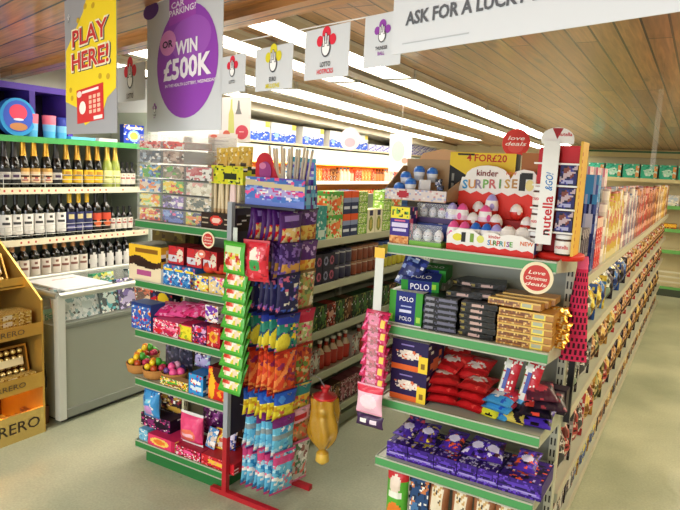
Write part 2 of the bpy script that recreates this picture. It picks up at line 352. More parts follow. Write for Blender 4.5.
def gondola(xs, y0, y1, levels, h, label, xback, lipc, cx):
    t = empty('gondola_shelving', (cx, (y0+y1)/2, 0), label, 'shelving'); oy = -(y0+y1)/2
    def B(m, n, p=t): o = m.build(n, PAINT, p); o.location = (-cx, oy, 0) if p is t else (0, 0, 0); return o
    B(M().box(xback-.02, xback+.02, y0, y1, .0, h, 0x8a8c7c), 'back_panel')
    B(M().box(xback+.02, xs-.03, y0, y1, 0, .06, 0x9aa08c), 'plinth')
    y = y0
    while y < y1+.01:
        m = M().box(xback+.02, xback+.05, y-.015, y+.015, 0, h, 0xc6c8b6); B(m, 'upright'); y += (y1-y0)/max(1, round((y1-y0)/1.0))
    for z in levels:
        s = B(M().box(xback+.02, xs-.006, y0, y1, z-.022, z, CREAM), 'shelf')
        M().box(xs-.006, xs, y0, y1, z-.036, z+.006, lipc).build('price_strip', PAINT, s)
        br = M()
        for y in (y0-.002,): br.extr([(xs-.004, z-.036), (xback+.03, z-.08), (xback+.03, z+.02), (xs-.004, z+.006)], (0, y, 0), X, Z, -Y, .003, CREAM)
        br.build('bracket', PAINT, s)
    return t
GS1 = [.15, .42, .675, .945, 1.198]; GS2 = [.06, .28, .62, .90, 1.19]
gondola(-1.80, 2.62, 6.6, GS1, 1.42, 'long green-grey gondola shelving behind the sweet rack, stacked with groceries', -2.15, 0xb9bda2, -2.0)
gondola(-.40, 2.60, 9.0, GS2, 1.34, 'long gondola shelving along the right-hand aisle, running to the back', -.73, 0xc4bfaa, -.55)
# ================================================================== WINE WALL
WX = -3.80
t = empty('wine_shelving', (-4.03, 2.45, 0), 'cream wall shelving with wire guards full of wine and sparkling bottles', 'shelving')
def TB(m, n, mt=PAINT, p=None):
    o = m.build(n, mt, p or t)
    if p is None: o.location = (4.03, -2.45, 0)
    return o
TB(M().box(-4.25, -4.235, 1.4, 3.45, 0, 1.95, 0x8a9080), 'back_panel')
TB(M().box(-4.235, -3.80, 3.445, 3.465, 0, 1.95, 0xa8b09c), 'side_panel')
ZW = [.73, 1.035, 1.372, 1.703]
for i, z in enumerate(ZW):
    s = TB(M().box(-4.235, WX, 1.4, 3.44, z-.02, z, CREAM), 'shelf')
    m = M()
    if i == 3: m.box(WX, WX+.006, 1.4, 3.44, z-.035, z+.004, 0x46a85a)
    else:
        def rail(u, v, q=random.Random(i)):
            return 0xc8483a if (int(u*160) % 4 == 0 and .3 < v < .7 and q.random() < .6) else 0xe9e2c4
        m.box(WX, WX+.006, 1.4, 3.44, z-.036, z+.006, 0xe9e2c4); m.panel((WX+.0068, 1.4, z-.036), Y, Z, 2.04, .042, rail, 160, 3)
    m.build('price_strip', PAINT, s)
    if i in (1, 2):
        m = M()
        for dz in (.03, .06, .09): m.tube([(WX-.004, 1.42, z+dz), (WX-.004, 3.42, z+dz)], .002, 0xc9c9c4, 5)
        for k in range(8): m.tube([(WX-.004, 1.42+k*.285, z), (WX-.004, 1.42+k*.285, z+.09)], .0025, 0xc9c9c4, 5)
        m.build('wire_guard', CHROME, s)
def bottle(name, h, r, glass, cap, lab, lab2=None, capl=.27, shape='bord', n=14):
    o = bpy.data.objects.new(name, None); COL.objects.link(o); o.empty_display_size = .05
    if shape == 'bord': pf = [(r*.9, 0), (r, .01), (r, .62*h), (r*.9, .68*h), (r*.45, .75*h), (r*.38, .8*h), (r*.37, .97*h), (r*.4, h)]
    else: pf = [(r*.9, 0), (r, .012), (r, .46*h), (r*.86, .58*h), (r*.55, .7*h), (r*.4, .8*h), (r*.37, .96*h), (r*.42, h)]
    M().lathe(pf, glass, n).build('glass_body', GLOSS, o)
    z0 = (1-capl)*h; rr = r*.43
    cp = [(rr, z0), (rr*.97, h*.9), (rr*1.05, h*.97), (rr*1.05, h*1.008)]
    if shape != 'bord': cp = [(r*.72, z0), (rr*1.1, h*.8), (rr, h*.94), (rr*1.15, h*.97), (rr*1.1, h*1.01)]
    M().lathe(cp, cap, n).build('capsule', GOLDM if cap in (0xd9a63a, 0xc99a3c, 0xe6c25a) else PLAS, o)
    rl = r+.0012; top = .56*h if shape == 'bord' else .42*h; m = M()
    A = R(150)
    def lf(u, v): a = (u-.5)*A; return (rl*math.cos(a), rl*math.sin(a), .12*h+v*(top-.12*h))
    m.grid(lf, 10, 8, lab, True); m.build('label', PAPER, o)
    return Proto(o)
T = lambda c, d=0x3a3a3a: art(c, ('r', .25, .55, .75, .62, d), ('r', .32, .38, .68, .43, d), ('e', .5, .78, .12, .1, d))
wb = {
 'white': bottle('wine_bottle', .30, .037, 0x0c100c, 0x101010, T(0xe8e6e0)),
 'gold': bottle('wine_bottle', .295, .037, 0x0c0f0b, 0xc98f5c, T(0xe9e2d6, 0x8a5a4a)),
 'oval': bottle('wine_bottle', .30, .037, 0x0a0a0c, 0x17171a, art(0x101012, ('e', .5, .5, .36, .45, 0xeae8e2), ('r', .35, .45, .65, .55, 0x555555))),
 'navy': bottle('wine_bottle', .30, .037, 0x0f0f1c, 0xe0b32a, art(0x2a2f62, ('r', 0, .45, 1, .52, 0xb9a24a), ('e', .5, .72, .2, .14, 0xd8c890), ('r', .2, .15, .8, .3, 0x8a86b8))),
 'red': bottle('wine_bottle', .30, .037, 0x0b0b0b, 0x15120f, art(0x14100e, ('r', 0, .5, 1, .86, 0xd3492b), ('e', .5, .3, .3, .15, 0xe06a35))),
 'small': bottle('small_wine_bottle', .19, .024, 0x0c0f0b, 0x18181a, T(0xe3ddd2, 0xa02828)),
 'spark': bottle('sparkling_wine_bottle', .31, .037, 0x101008, 0xd9a63a, art(0xe7c9a0, ('r', 0, .8, 1, 1, 0xc99a4a), ('r', .2, .4, .8, .55, 0x3a2418), ('e', .5, .2, .2, .12, 0xb0483a)), capl=.42, shape='champ'),
 'yellow': bottle('sparkling_wine_bottle', .30, .037, 0x0c0d08, 0xc99a3c, art(0xf0c22c, ('r', .2, .45, .8, .58, 0x33260c), ('e', .5, .75, .2, .12, 0xb8861c)), capl=.38, shape='champ'),
 'pale': bottle('sparkling_wine_bottle', .30, .037, 0x9aa84a, 0xe6c25a, art(0xdfe09a, ('r', .2, .4, .8, .55, 0x8c9438)), capl=.4, shape='champ'),
 'dark': bottle('sparkling_wine_bottle', .30, .037, 0x0a0a0a, 0x1a1a1e, art(0x1a1a1e, ('r', .1, .3, .9, .75, 0xcac4bc), ('e', .5, .5, .2, .14, 0x503a5c)), capl=.4, shape='champ'),
}
LW = {'white': 'dark wine bottle, plain white label', 'gold': 'dark wine bottle with copper capsule', 'oval': 'black wine bottle with oval white label',
 'navy': 'wine bottle with navy label and yellow capsule', 'red': 'black wine bottle with orange-red label', 'small': 'quarter-size wine bottle with white label',
 'spark': 'gold-necked sparkling wine, cream label', 'yellow': 'gold-necked sparkling wine, yellow label', 'pale': 'pale green sparkling wine bottle', 'dark': 'dark sparkling wine, grey label'}
SHN = {2: 'upper wine shelf', 1: 'middle wine shelf', 0: 'lowest wine shelf'}
rowsW = [(2, [('dark', 4), ('dark', 14), ('spark', 23), ('spark', 34), ('spark', 46), ('dark', 56), ('yellow', 66), ('yellow', 77), ('yellow', 88), ('yellow', 97), ('pale', 107), ('pale', 115), ('small', 122), ('small', 127), ('small', 132)]),
 (1, [('white', 5), ('white', 16), ('white', 27), ('white', 38), ('white', 49), ('white', 60), ('navy', 69.5), ('navy', 78.5), ('navy', 87), ('red', 96), ('red', 105.5), ('small', 112), ('small', 118), ('small', 123.5), ('small', 129.5)]),
 (0, [('gold', 12), ('gold', 23), ('gold', 34), ('gold', 45), ('gold', 55), ('gold', 64), ('gold', 73), ('gold', 82), ('oval', 92), ('oval', 100), ('oval', 108.5), ('oval', 117), ('oval', 125)])]
for sh, lst in rowsW:
    cnt = {}; tot = {}
    for k, _ in lst: tot[k] = tot.get(k, 0)+1
    xr = WX-.055; z = ZW[sh]
    yprev = 1.50
    for k, px in lst:
        cnt[k] = cnt.get(k, 0)+1; y = P(px, {2: 165, 1: 215, 0: 258}[sh], 'x', xr).y
        ix = [q[1] for q in lst].index(px)+1
        wb[k].put((xr, y, z+.0005), '%s, %s from left, %s' % (LW[k], nth(ix), SHN[sh]), 'bottle', 'bottles on the %s' % SHN[sh], rz=R(-12))
# seasonal goods on the top of the wine shelving
m = M(); PU = 0x5b3fae
m.box(-.16, .16, -.3, -.26, 0, .30, PU); m.box(-.16, .16, .26, .3, 0, .30, PU); m.box(-.16, .16, -.3, .3, .30, .34, PU); m.box(-.16, -.12, -.26, .26, 0, .3, 0x241c3c); m.box(-.12, .16, -.02, .02, 0, .30, 0x4a3496)
o = m.build('gift_display_box', CARD); yc = P(24, 100, 'x', -3.98).y
o.location = (-4.05, yc, ZW[3]+.001); tag(o, 'large open-fronted purple cardboard display box on top of the wine shelving', 'display box')
m = M(); n = 22
outl = [(.115*math.cos(a)*(1.05), .12+.12*math.sin(a)) for a in [i*2*PI/n for i in range(n)]]
m.extr(outl, (0, 0, 0), Y, Z, X, .05, 0x2f9fe0, 0x2a6fc4); m.disc((.002, 0, .125), Y, Z, .10, .1, 0x3c5fd2, 22); m.disc((.003, .0, .15), Y, Z, .06, .05, 0xe84a6a); m.disc((.004, 0, .06), Y, Z, .06, .025, 0xc98c5a); m.disc((.005, 0, .105), Y, Z, .035, .008, 0xf4f4ff, 12)
o = m.build('gift_tub', CARD); o.location = (-3.83, P(18, 110, 'x', -3.83).y, ZW[3]+.001); tag(o, 'round blue and pink gift tub standing left of the paper buckets', 'tub')
def bucket(c1, c2, h=.15, r=.045):
    pf = [(r*.8, 0), (r*.88, h*.3), (r*.94, h*.6), (r, h), (r*.93, h), (r*.85, h*.5)]
    return Proto(M().lathe(pf, [0x56b8ec, 0x7fc4f0, c1, c2, 0xe9b9d8], 18).build('gift_bucket', CARD))
bb = bucket(0xe8788f, 0xdba8dc); bb2 = bucket(0x2a3a9c, 0x3a2a70, .145, .04)
for px, pp, l in [(31, bb, 'pink and blue paper gift bucket, the left one of the pair'), (49, bb, 'pink and blue paper gift bucket, the right one of the pair'), (17, bb2, 'dark blue gift bucket between the round tub and the pink buckets'), (61, bb2, 'dark blue gift bucket partly behind the yellow banner')]:
    pp.put((-3.87, P(px, 120, 'x', -3.87).y, ZW[3]+.001), l, 'bucket', 'gift buckets on the wine shelving')
o = mpack(.2, .2, .022, art(0x5cc0e8), 0x6fc8ec).build('gift_tin', CARD); o.location = (-3.92, P(76, 131, 'x', -3.9).y, ZW[3]+.001); tag(o, 'flat light blue tin lying under the yellow banner', 'tin')
o = mpack(.18, .16, .025, art(0xf0f0f0), 0xe8e8ec).build('card_tray', CARD); o.location = (-3.93, P(103, 134, 'x', -3.9).y, ZW[3]+.001); tag(o, 'flat white tray lying left of the blue daisy box', 'tray')
o = mpack(.17, .06, .145, art(0x2547c8, ('s', 5, .12, [0xf4f4ff, 0xffd040], 12), ('e', .5, .42, .3, .3, 0x9fd0f4), ('e', .5, .42, .2, .2, 0xf6d860), ('r', .15, .78, .85, .9, 0xeef2ff)), 0x1b3490).build('daisy_box', CARD)
o.location = (-3.9, P(132, 128, 'x', -3.9).y, ZW[3]+.001); o.rotation_euler.z = R(78); tag(o, 'bright blue carton with a pale daisy picture at the end of the wine shelving', 'box')
# ================================================================== FREEZER
yA, yB = 2.20, 5.2; xF, xK = -3.17, -3.72
t = empty('chest_freezer', ((xF+xK)/2, (yA+yB)/2, 0), 'grey glass-topped chest freezer of frozen foods in front of the wine', 'freezer'); off = (-(xF+xK)/2, -(yA+yB)/2, 0)
def FB(m, n, mt=PAINT): o = m.build(n, mt, t); o.location = off; return o
GY = 0x8b8f82; m = M().box(xK, xF, yA, yB, .03, .60, GY).box(xK, xK+.04, yA, yB, .6, .79, GY).box(xF-.02, xF, yA, yB, .60, .612, 0x82867a)
m.box(xK+.03, xF-.03, yA+.03, yB, 0, .03, 0x2a2c28); FB(m, 'body')
FB(M().box(xF, xF+.012, yA+.04, yB, .035, .085, 0x7f8378).box(xF, xF+.006, yA+.04, yB, .58, .6, 0x6f7368), 'kick_strip')
for q in (xF-.03, xK): FB(M().box(q, q+.044, yA-.012, yA+.035, .03, .785, 0xc2c5bb), 'corner_post')
m = M().tube([(xF+.0, yA, .785), (xF+.0, yB, .785)], .022, 0xc9ccc4, 10).tube([(xF, yA, .785), (xK, yA, .79)], .02, 0xb9bcb4, 10).tube([(xK, yA, .79), (xK, yB, .79)], .018, 0xb9bcb4, 10); FB(m, 'top_rail', CHROME)
m = M().quad((xF, yA+.02, .612), (xF, yB, .612), (xF, yB, .785), (xF, yA+.02, .785), 0xffffff).quad((xF-.02, yA, .612), (xF-.02, yA, .79), (xK, yA, .79), (xK, yA, .6), 0xffffff); FB(m, 'side_glass', GLASS)
FB(M().box(xK+.02, xF-.02, yA+.02, yB, .787, .793, 0xffffff), 'glass_lid', GLASS)
o = M().box(-.2, .2, -.17, .17, 0, .008, 0xe9edf2).build('paper_notice', PAPER); a = P(70, 289, 'z', .885); o.location = (xF-.26, 2.46, .794); tag(o, 'white laminated sheet lying on the freezer lid', 'sheet')
cols = [[0xd8dedb, 0xb8c4c0, 0x7fa0a0], [0x1f3a40, 0xd8e8e0, 0x4ab0b8], [0xd9653a, 0xf0c8a0, 0x6a3a2a], [0xa9cf72, 0xe4f0c0, 0x4a8a4a], [0x3a2a60, 0x7a62b0, 0xc8b8e8], [0x2fa06a, 0xd0f0d8, 0xe8e85a], [0xc23a3a, 0xf0e0d0, 0xe8b040]]
fp = [pack('frozen_food_pack', .17, .05, .2, busy(40+i, c[0], c[1:]), c[0]) for i, c in enumerate(cols)]
cn = ['pale grey', 'dark teal and white', 'orange', 'lime green', 'dark purple', 'green and yellow', 'red']
ys = [2.34, 2.5, 2.64, 2.79, 2.93, 3.08, 3.22, 3.37, 3.52, 3.68, 3.84]
for i, y in enumerate(ys):
    k = [0, 0, 1, 4, 2, 3, 3, 5, 6, 1, 2][i]
    fp[k].put((xF-.10, y, .602), '%s frozen food pack behind the freezer glass, %s from near end' % (cn[k], nth(i+1)), 'frozen food', 'frozen packs in the chest freezer', rot=(R(-12), 0, R(83+(i*37 % 20))))
fl_ = pack('frozen_food_pack', .16, .1, .04, art(0x6fc0b8, ('s', 3, .4, [0xe8f4f0, 0x3a8a9a])), 0xcfe0dc, top=0x8fd0c8)
for i, (y, z) in enumerate([(2.32, .602), (2.54, .602)]): fl_.put((xF-.24, y, z), 'flat teal and white frozen pack lying in the freezer, %s from the near end' % nth(i+1), 'frozen food', 'flat packs in the chest freezer', rz=R(90))
for i, y in enumerate([2.5, 2.8, 3.1, 3.4]): fp[(i*3+2) % 7].put((xF-.36, y, .602), '%s frozen pack in the back row of the freezer, %s along' % (cn[(i*3+2) % 7], nth(i+1)), 'frozen food', 'frozen packs in the chest freezer', rot=(R(-8), 0, R(90)))
# cardboard box and cable beside the freezer
o = M().box(-.05, .05, -.06, .06, 0, .11, 0x6b4a34).box(-.045, .045, -.062, -.06, .02, .09, 0x7d5a40).build('carton', CARD); o.location = (-3.30, 2.12, 0); tag(o, 'small brown carton on the floor between gold display and freezer', 'box')
o = M().tube([(-3.3, 2.19, .36), (-3.27, 2.17, .34), (-3.245, 2.165, .29), (-3.25, 2.165, .23), (-3.28, 2.175, .20)], .005, 0x1c1c1a, 6).build('power_cable', PLAS); tag(o, 'black power cable looping against the freezer end', 'cable')
# ================================================================== placing helpers
def XZ(px, z, yf):                         # x of the point at height z on the plane y=yf seen at photo column px
    a, b = -200, 800
    for _ in range(40):
        c = (a+b)/2
        if P(px, c, 'y', yf).z > z: a = c
        else: b = c
    return P(px, c, 'y', yf).x
def BX(name, label, cat, px0, px1, z, h, yf, d, front, side=0x888888, top=None, group=None, n=None, rz=0, mt=None, zr=None, **k):
    if 'sideart' not in k: k['sideart'] = busy(int(px0), side, [side, front(.3, .3), front(.7, .6)], 6, .45)
    x0, x1 = XZ(px0, z if zr is None else zr, yf), XZ(px1, z if zr is None else zr, yf); w = x1-x0
    o = mpack(w-.002, d, h, front, side, top, n, **k).build(name, mt or CARD); o.location = ((x0+x1)/2, yf+d/2, z+.0005); o.rotation_euler.z = rz
    return tag(o, label, cat, group)
def BG(name, label, cat, px0, px1, z, h, yf, t, front, group=None, rot=None, cc=None, n=(14, 16), seed=1, mt=None, txt=None, zr=None):
    x0, x1 = XZ(px0, z if zr is None else zr, yf), XZ(px1, z if zr is None else zr, yf); w = x1-x0
    o = mbag(w, h, t, front, cc=cc, n=n, seed=seed, txt=txt).build(name, mt or FILM); o.location = ((x0+x1)/2, yf+t/2, z+.001)
    if rot: o.rotation_euler = rot
    return tag(o, label, cat, group)
RD, YL, BL, GN, PK_, PUR, WH, OR, BR = 0xd8222c, 0xf6d42a, 0x2a5fd0, 0x4fae3a, 0xf05a9a, 0x5a2d91, 0xf4f2ee, 0xf0862a, 0x5a3420
SW = [RD, YL, BL, GN, PK_, WH, OR, PUR]
# ================================================================== GOLD CHOCOLATE DISPLAY
GX = -3.16; t = empty('chocolate_display_stand', (GX-.22, 1.78, 0), 'tall gold cardboard display stand of boxed round chocolates left of the freezer', 'display stand')
def GB(m, n, mt=GOLDM, p=None): o = m.build(n, mt, p or t); o.location = (0, 0, 0) if p else (-(GX-.22), -1.78, 0); return o
GC = 0xe0b458
prof = [(GX, 0), (GX, .785), (GX-.43, 1.11), (GX-.43, 0)]
for y in (1.42, 2.085): GB(M().extr(prof, (0, y, 0), X, Z, -Y, .012, GC), 'side_panel')
GB(M().box(GX-.43, GX-.42, 1.42, 2.085, 0, 1.1, 0x6a4218), 'back_panel')
zs = [(.0, .155, 0), (.31, .378, 1), (.622, .65, 0), (.73, .79, 0)]
m = M().box(GX-.01, GX+.002, 1.41, 2.09, 0, .16, 0xd8bc70); fr = GB(m, 'base_panel')
GB(M().text('FERRERO', (GX+.004, 1.86, .085), Y, Z, .062, 0x2a2010, w=.40, bold=.004), 'lettering', PAPER)
for i, (z0, z1, dx) in enumerate([(.31, .378, 0), (.622, .672, 0)]):
    GB(M().box(GX-.42, GX+.003, 1.43, 2.075, z0-.006, z0, 0x8a6430), 'shelf')
    GB(M().box(GX-.002, GX+.004, 1.41, 2.09, z0-.03, z1-.01, GC), 'front_lip')
    GB(M().text('FERRERO', (GX+.006, 1.87, (z0-.03+z1-.01)/2), Y, Z, .03, 0x3a2a10, w=.22, bold=.004), 'lettering', PAPER)
GB(M().box(GX-.42, GX-.15, 1.43, 2.075, .85, .856, 0x8a6430), 'shelf')
GB(M().box(GX-.16, GX-.15, 1.41, 2.09, .84, .90, GC), 'front_lip'); GB(M().box(GX-.40, GX-.02, 1.44, 2.07, .607, .612, 0x9a6424), 'shelf_liner')
GB(M().box(GX-.3, GX-.26, 1.5, 2.0, .293, .303, 0xffffff), 'lamp_strip', GOLDL)
def ball_box(rows, cols, s=.038):
    o = bpy.data.objects.new('chocolate_box', None); COL.objects.link(o); w, h = cols*s+.03, rows*s+.03
    M().box(-.045, 0, -w/2, w/2, 0, .012, 0x8a5a24).box(-.045, 0, -w/2, w/2, h-.012, h, 0xb88a40).box(-.045, -.04, -w/2, w/2, .012, h-.012, 0x4a2a14).box(-.04, 0, -w/2, -w/2+.01, .012, h-.012, 0xb88a40).box(-.04, 0, w/2-.01, w/2, .012, h-.012, 0xb88a40).build('box', GOLDM, o)
    for r in range(rows):
        for c in range(cols):
            m = M().lathe([(.002, -.017), (.012, -.013), (.0172, 0), (.012, .013), (.002, .017)], [0x9a6c30, 0xc8a050, 0xe0c070, 0xf4dc98], 8)
            b = m.build('chocolate', GOLDM, o) if r == c == 0 else o.children[1].copy() if False else None
            if b is None:
                b = first.copy(); COL.objects.link(b); b.parent = o
            else: first = b; b.rotation_euler.y = R(90)
            b.location = (-.018, -w/2+.015+s*(c+.5), .015+s*(r+.5))
    M().box(-.001, .001, -w/2+.03, w/2-.03, h*.38, h*.6, 0xe9dcb0).build('label', PAPER, o)
    return Proto(o)
bb5 = ball_box(4, 5); bb3 = ball_box(4, 4)
bb5.put((GX-.07, 1.945, .345), 'gold box of round chocolates on the middle shelf, right one in the frame', 'chocolate box', 'boxes of round chocolates', rot=(0, R(-12), 0))
bb5.put((GX-.07, 1.72, .345), 'gold box of round chocolates on the middle shelf, cut by the frame', 'chocolate box', 'boxes of round chocolates', rot=(0, R(-12), 0))
bb3.put((GX-.22, 1.95, .858), 'gold box of round chocolates on the sloping top shelf', 'chocolate box', 'boxes of round chocolates', rot=(0, R(-25), 0))
fb = mpack(.30, .14, .035, art(0xd8b458, ('r', .42, .1, .62, .9, 0xefe8d0), ('s', 3, .4, [0x9a6a2c, 0xf4e0a0], 14)), 0xb88838, top=0xe0c070).build('flat_box', GOLDM); fbp = Proto(fb)
for i, (z, l) in enumerate([(.623, 'bottom'), (.66, 'middle'), (.697, 'top')]): fbp.put((GX-.09, 1.89, z), 'long flat gold chocolate box on the upper shelf, %s of its stack' % l, 'chocolate box', 'flat gold chocolate boxes', rz=R(90))
fbp.put((GX-.03, 1.9, .379-.03), 'long flat gold box lying in front of the round chocolate boxes', 'chocolate box', 'flat gold chocolate boxes', rz=R(90), sc=(1, .35, .8))
# ================================================================== SWEETS END UNIT, top: clear tubs of sweets
YF = 2.215; TR = [(1.291, 'bottom'), (1.364, 'second'), (1.437, 'third'), (1.510, 'fourth'), (1.583, 'fifth'), (1.656, 'top')]
cm = [[(YL, [OR, 0xf8e890, RD]), (0x5a78c8, [0x8aa8e0, 0x2a3a90, PK_]), (0xb8c44a, [YL, 0x2a2a60, OR])],
 [(0x86c85a, [YL, OR, 0xe8f0c0]), (0x7a68b0, [0x2a1a50, WH, 0xc8a0e0]), (0xa8a088, [0x5a6a5a, 0xd8c8a8, 0x44544a])],
 [(0x6ab0dc, [OR, 0xe8d8c0, BL]), (0x6abc48, [RD, YL, 0xe0f0a0]), (0xd8d0b8, [0xe8a8a0, 0xf0ecd8, 0xb0a890])],
 [(0x58a0d8, [GN, YL, 0x2060a0]), (0xb09a88, [0x7a7a5a, 0xd8b8a0, GN]), (0xd06a70, [0xe8e4e0, 0xc02a40, WH])],
 [(0x7a7e88, [0x3a4a60, 0xa8b8c8, 0x5a5a60]), (0x9a7a6c, [0xb89a8a, 0x6a5048, 0xc8b0a0]), None],
 [(0xf0a8a0, [RD, 0xf8e0d8]), (0xe83a30, [YL, RD, WH]), None]]
px3 = [137, 160, 183, 211]
for r, (z, rn) in enumerate(TR):
    for c in range(3):
        x0, x1 = XZ(px3[c], 1.32, YF), XZ(px3[c+1], 1.32, YF)
        if r >= 4 and c == 2: x1 = XZ(205, 1.32, YF)
        cn_ = ['left', 'middle', 'right'][c]; w = x1-x0-.004; h = .070; d = .22
        m = M().box(-w/2, w/2, -d/2, d/2, 0, .003, 0xffffff); q = .004
        for (a, b, y0_, y1_) in ((-w/2, w/2, -d/2, -d/2+.0015), (-w/2, w/2, d/2-.0015, d/2), (-w/2, -w/2+.0015, -d/2, d/2), (w/2-.0015, w/2, -d/2, d/2)): m.box(a, b, y0_, y1_, .003, h, 0xffffff)
        m.box(-w/2-.002, w/2+.002, -d/2-.003, -d/2, h-.006, h, 0xffffff)
        o = m.build('clear_tub', CLEAR); o.location = ((x0+x1)/2, YF+d/2, z); tag(o, 'clear plastic sweet tub, %s column, %s layer of the stack on the green shelf' % (cn_, rn), 'tub', 'clear tubs of sweets')
        if cm[r][c]:
            bc, cs = cm[r][c]; k = .5 if r == 5 else .86
            o = mpack(w-.014, d-.02, h*k, busy(r*7+c, bc, cs, 3.5, .6), bc).build('sweets_pack', CARD); o.location = ((x0+x1)/2, YF+d/2, z+.0035)
            tag(o, 'colourful sweets packed inside the %s-column tub, %s layer' % (cn_, rn), 'sweets', 'sweets inside the clear tubs')
ty = 'yellow box'
BX('marshmallow_box', 'yellow display box of sweet bags above the snack tray', 'box', 211, 243, 1.505, .085, 2.235, .18, art(0xe0dc2c, ('s', 2, .25, [0x1c2a1c, 0xf0f060, 0xa8c82a], 9), ('r', .4, .3, .8, .6, 0x24301c)), 0xc8c41c, top=0xd0b84a, n=(14, 8))
m = M(); 
pb = bag('sweet_bag', .085, .15, .035, art(0xcfae4a, ('s', 4, .4, [0xe8dc9a, 0xe0b020, 0xa88838, 0xf2ecd0], 9), ('r', .3, .35, .7, .5, 0x3a2a1c)), cc=0xd8c060)
for i, (px, z) in enumerate([(216, 1.555), (228, 1.56), (239, 1.565)]): pb.put((XZ(px, z, 2.27), 2.32-.001*i, z-.03), 'gold sweet bag standing in the yellow box, %s' % ['left', 'middle', 'right'][i], 'sweet bag', 'gold bags in the yellow box')
BX('cigar_wafer_box', 'dark brown tray with red oval badge holding snack sticks', 'box', 201, 237, 1.292, .075, 2.2, .2, art(0x2c1a14, ('e', .42, .55, .17, .3, 0xd23a2e), ('e', .42, .55, .12, .18, 0xf0c8b8), ('r', .02, .3, .2, .36, 0xb8a890), ('r', .65, .3, .95, .36, 0xb8a890), ('r', .65, .62, .95, .66, 0xb8a890), ('r', .02, .62, .2, .66, 0xb8a890)), 0x221410, n=(30, 14))
sk = Proto(M().lathe([(.008, 0), (.009, .02), (.009, .17), (.004, .18)], [0xc8a878, 0xe2cfa8, 0xd8bc90], 8).build('snack_stick', FILM)); sk2 = Proto(M().lathe([(.009, 0), (.01, .02), (.01, .18), (.004, .19)], [0xd88890, 0xf4d8d4, 0xe8b8b8], 8).build('snack_stick', FILM))
for i in range(8):
    x = XZ(212+i*3.9, 1.37, 2.25)
    (sk2 if i in (5, 6) else sk).put((x, 2.245, 1.3675), '%s wrapped snack stick standing in the brown tray, %s from the left' % ('pink' if i in (5, 6) else 'beige', nth(i+1)), 'snack stick', 'snack sticks in the brown tray', rot=(0, R(3*((i*7) % 3-1)), 0))
# shelf at .98
z = .981
def choc(u, v): return art(0xf2c42e, ('w', .62, .08, 6, 0x3a2014), ('w', .40, .05, 7, 0xe9d9b8), ('r', .25, .16, .7, .3, 0xb0508a), ('r', .2, .78, .9, .92, 0x8a5c14), ('e', .5, .48, .35, .1, 0x2a140c))(u, v)
BX('chocolate_bun_box', 'large yellow open box with dark chocolate picture at the shelf\'s left end', 'box', 129, 161, z, .185, 2.185, .2, choc, 0xd8a828, top=0x4a4a30, n=(16, 18))
BX('display_carton', 'dark brown carton behind the yellow chocolate box', 'carton', 152, 185, z, .255, 2.42, .1, art(0x5a4a22, ('s', 8, .4, [0x3a2a18, 0x7a6a2c])), 0x3a2a18)
rb = pack('sweet_bag_box', .105, .14, .09, art(0xc83038, ('r', 0, .15, .6, .5, 0xd8d8e0), ('e', .75, .5, .22, .35, 0xe8dcc8), ('s', 4, .2, [RD, 0x8a1c24])), 0x8a1c24)
for i, px in enumerate([162, 181, 197]):
    a = ['first', 'second', 'third'][i]
    rb.put((XZ(px+8, z+.09, 2.2)+.01, 2.30, z+.105), '%s red and white sweet box on top of the blue packs' % a, 'sweet box', 'red boxes in the upper row', rz=R(-4*i))
bp_ = pack('blue_sweet_pack', .075, .16, .103, art(0x3f8fd0, ('s', 7, .45, [0xd8e8f4, 0x2050a0, 0xf4f4f4, 0xc84a50], 7), ('r', .15, .72, .85, .86, YL)), 0x2a66b0)
for i, px in enumerate([163, 173.5, 184]): bp_.put((XZ(px+5, z, 2.2), 2.28, z), 'bright blue cartoon sweet pack, %s from the left in the lower row' % nth(i+1), 'sweet pack', 'blue packs in the lower row')
BX('sweet_carton', 'blue and yellow cartoon sweet carton beside the blue packs', 'carton', 190, 208, z, .075, 2.2, .15, art(0xeedc7a, ('s', 11, .45, [BL, YL, 0x4a9ad8, WH, RD], 7)), 0xc8b040)
BX('sweet_carton', 'pale yellow carton with pink and blue drawings behind the green bags', 'carton', 208.5, 224, z, .08, 2.2, .15, art(0xe8d0a0, ('s', 12, .4, [0x6a8ad0, PK_, YL, WH], 7)), 0xc8a860)
rt_ = Proto(M().lathe([(.02, 0), (.034, .01), (.036, .03), (.03, .05), (.01, .056)], [0xb83020, 0xd84a30, 0xc83a2c, 0x902018], 14).build('round_tin', CARD))
for i, px in enumerate([208, 217, 224]): rt_.put((XZ(px, z+.1, 2.24), 2.26+.01*i, z+.085), 'small round red sweet tin resting above the pale cartons, %s from left' % nth(i+1), 'tin', 'round red tins')
# shelf at .715
z = .716
bt = pack('blue_sweet_tub', .072, .1, .14, art(0x3068c0, ('s', 21, .5, [0x5a9ae0, WH, PUR, 0xe89a40, RD], 7), ('r', 0, .88, 1, 1, 0x1c3a80)), 0x2a4a90)
for i, px in enumerate([137, 146.5]): bt.put((XZ(px, z, 2.2), 2.245, z), 'tall blue picture tub at the left end of the middle shelf, %s' % ['outer one', 'inner one'][i], 'tub', 'blue picture tubs')
pk = busy(31, 0xe84080, [0xf07aa8, RD, 0xf8c8d8, 0x5a1a3a], 10, .6)
BX('pink_sweet_box', 'long pink sweet carton at the front of the middle shelf', 'sweet box', 153, 178, z, .078, 2.195, .12, busy(31, 0xe23c6c, [0xf48aa8, RD, 0xf8c8d8, 0xc01c50], 9, .6), 0xc02a5a, top=0xe8609a)
BX('yellow_badge_box', 'pink carton with a square yellow badge', 'sweet box', 178.5, 192, z, .078, 2.195, .12, art(0xe0405a, ('r', .1, .1, .95, .9, 0xe8dc30), ('s', 3, .2, [0x98b020, 0xd0c020], 6)), 0xc02a5a)
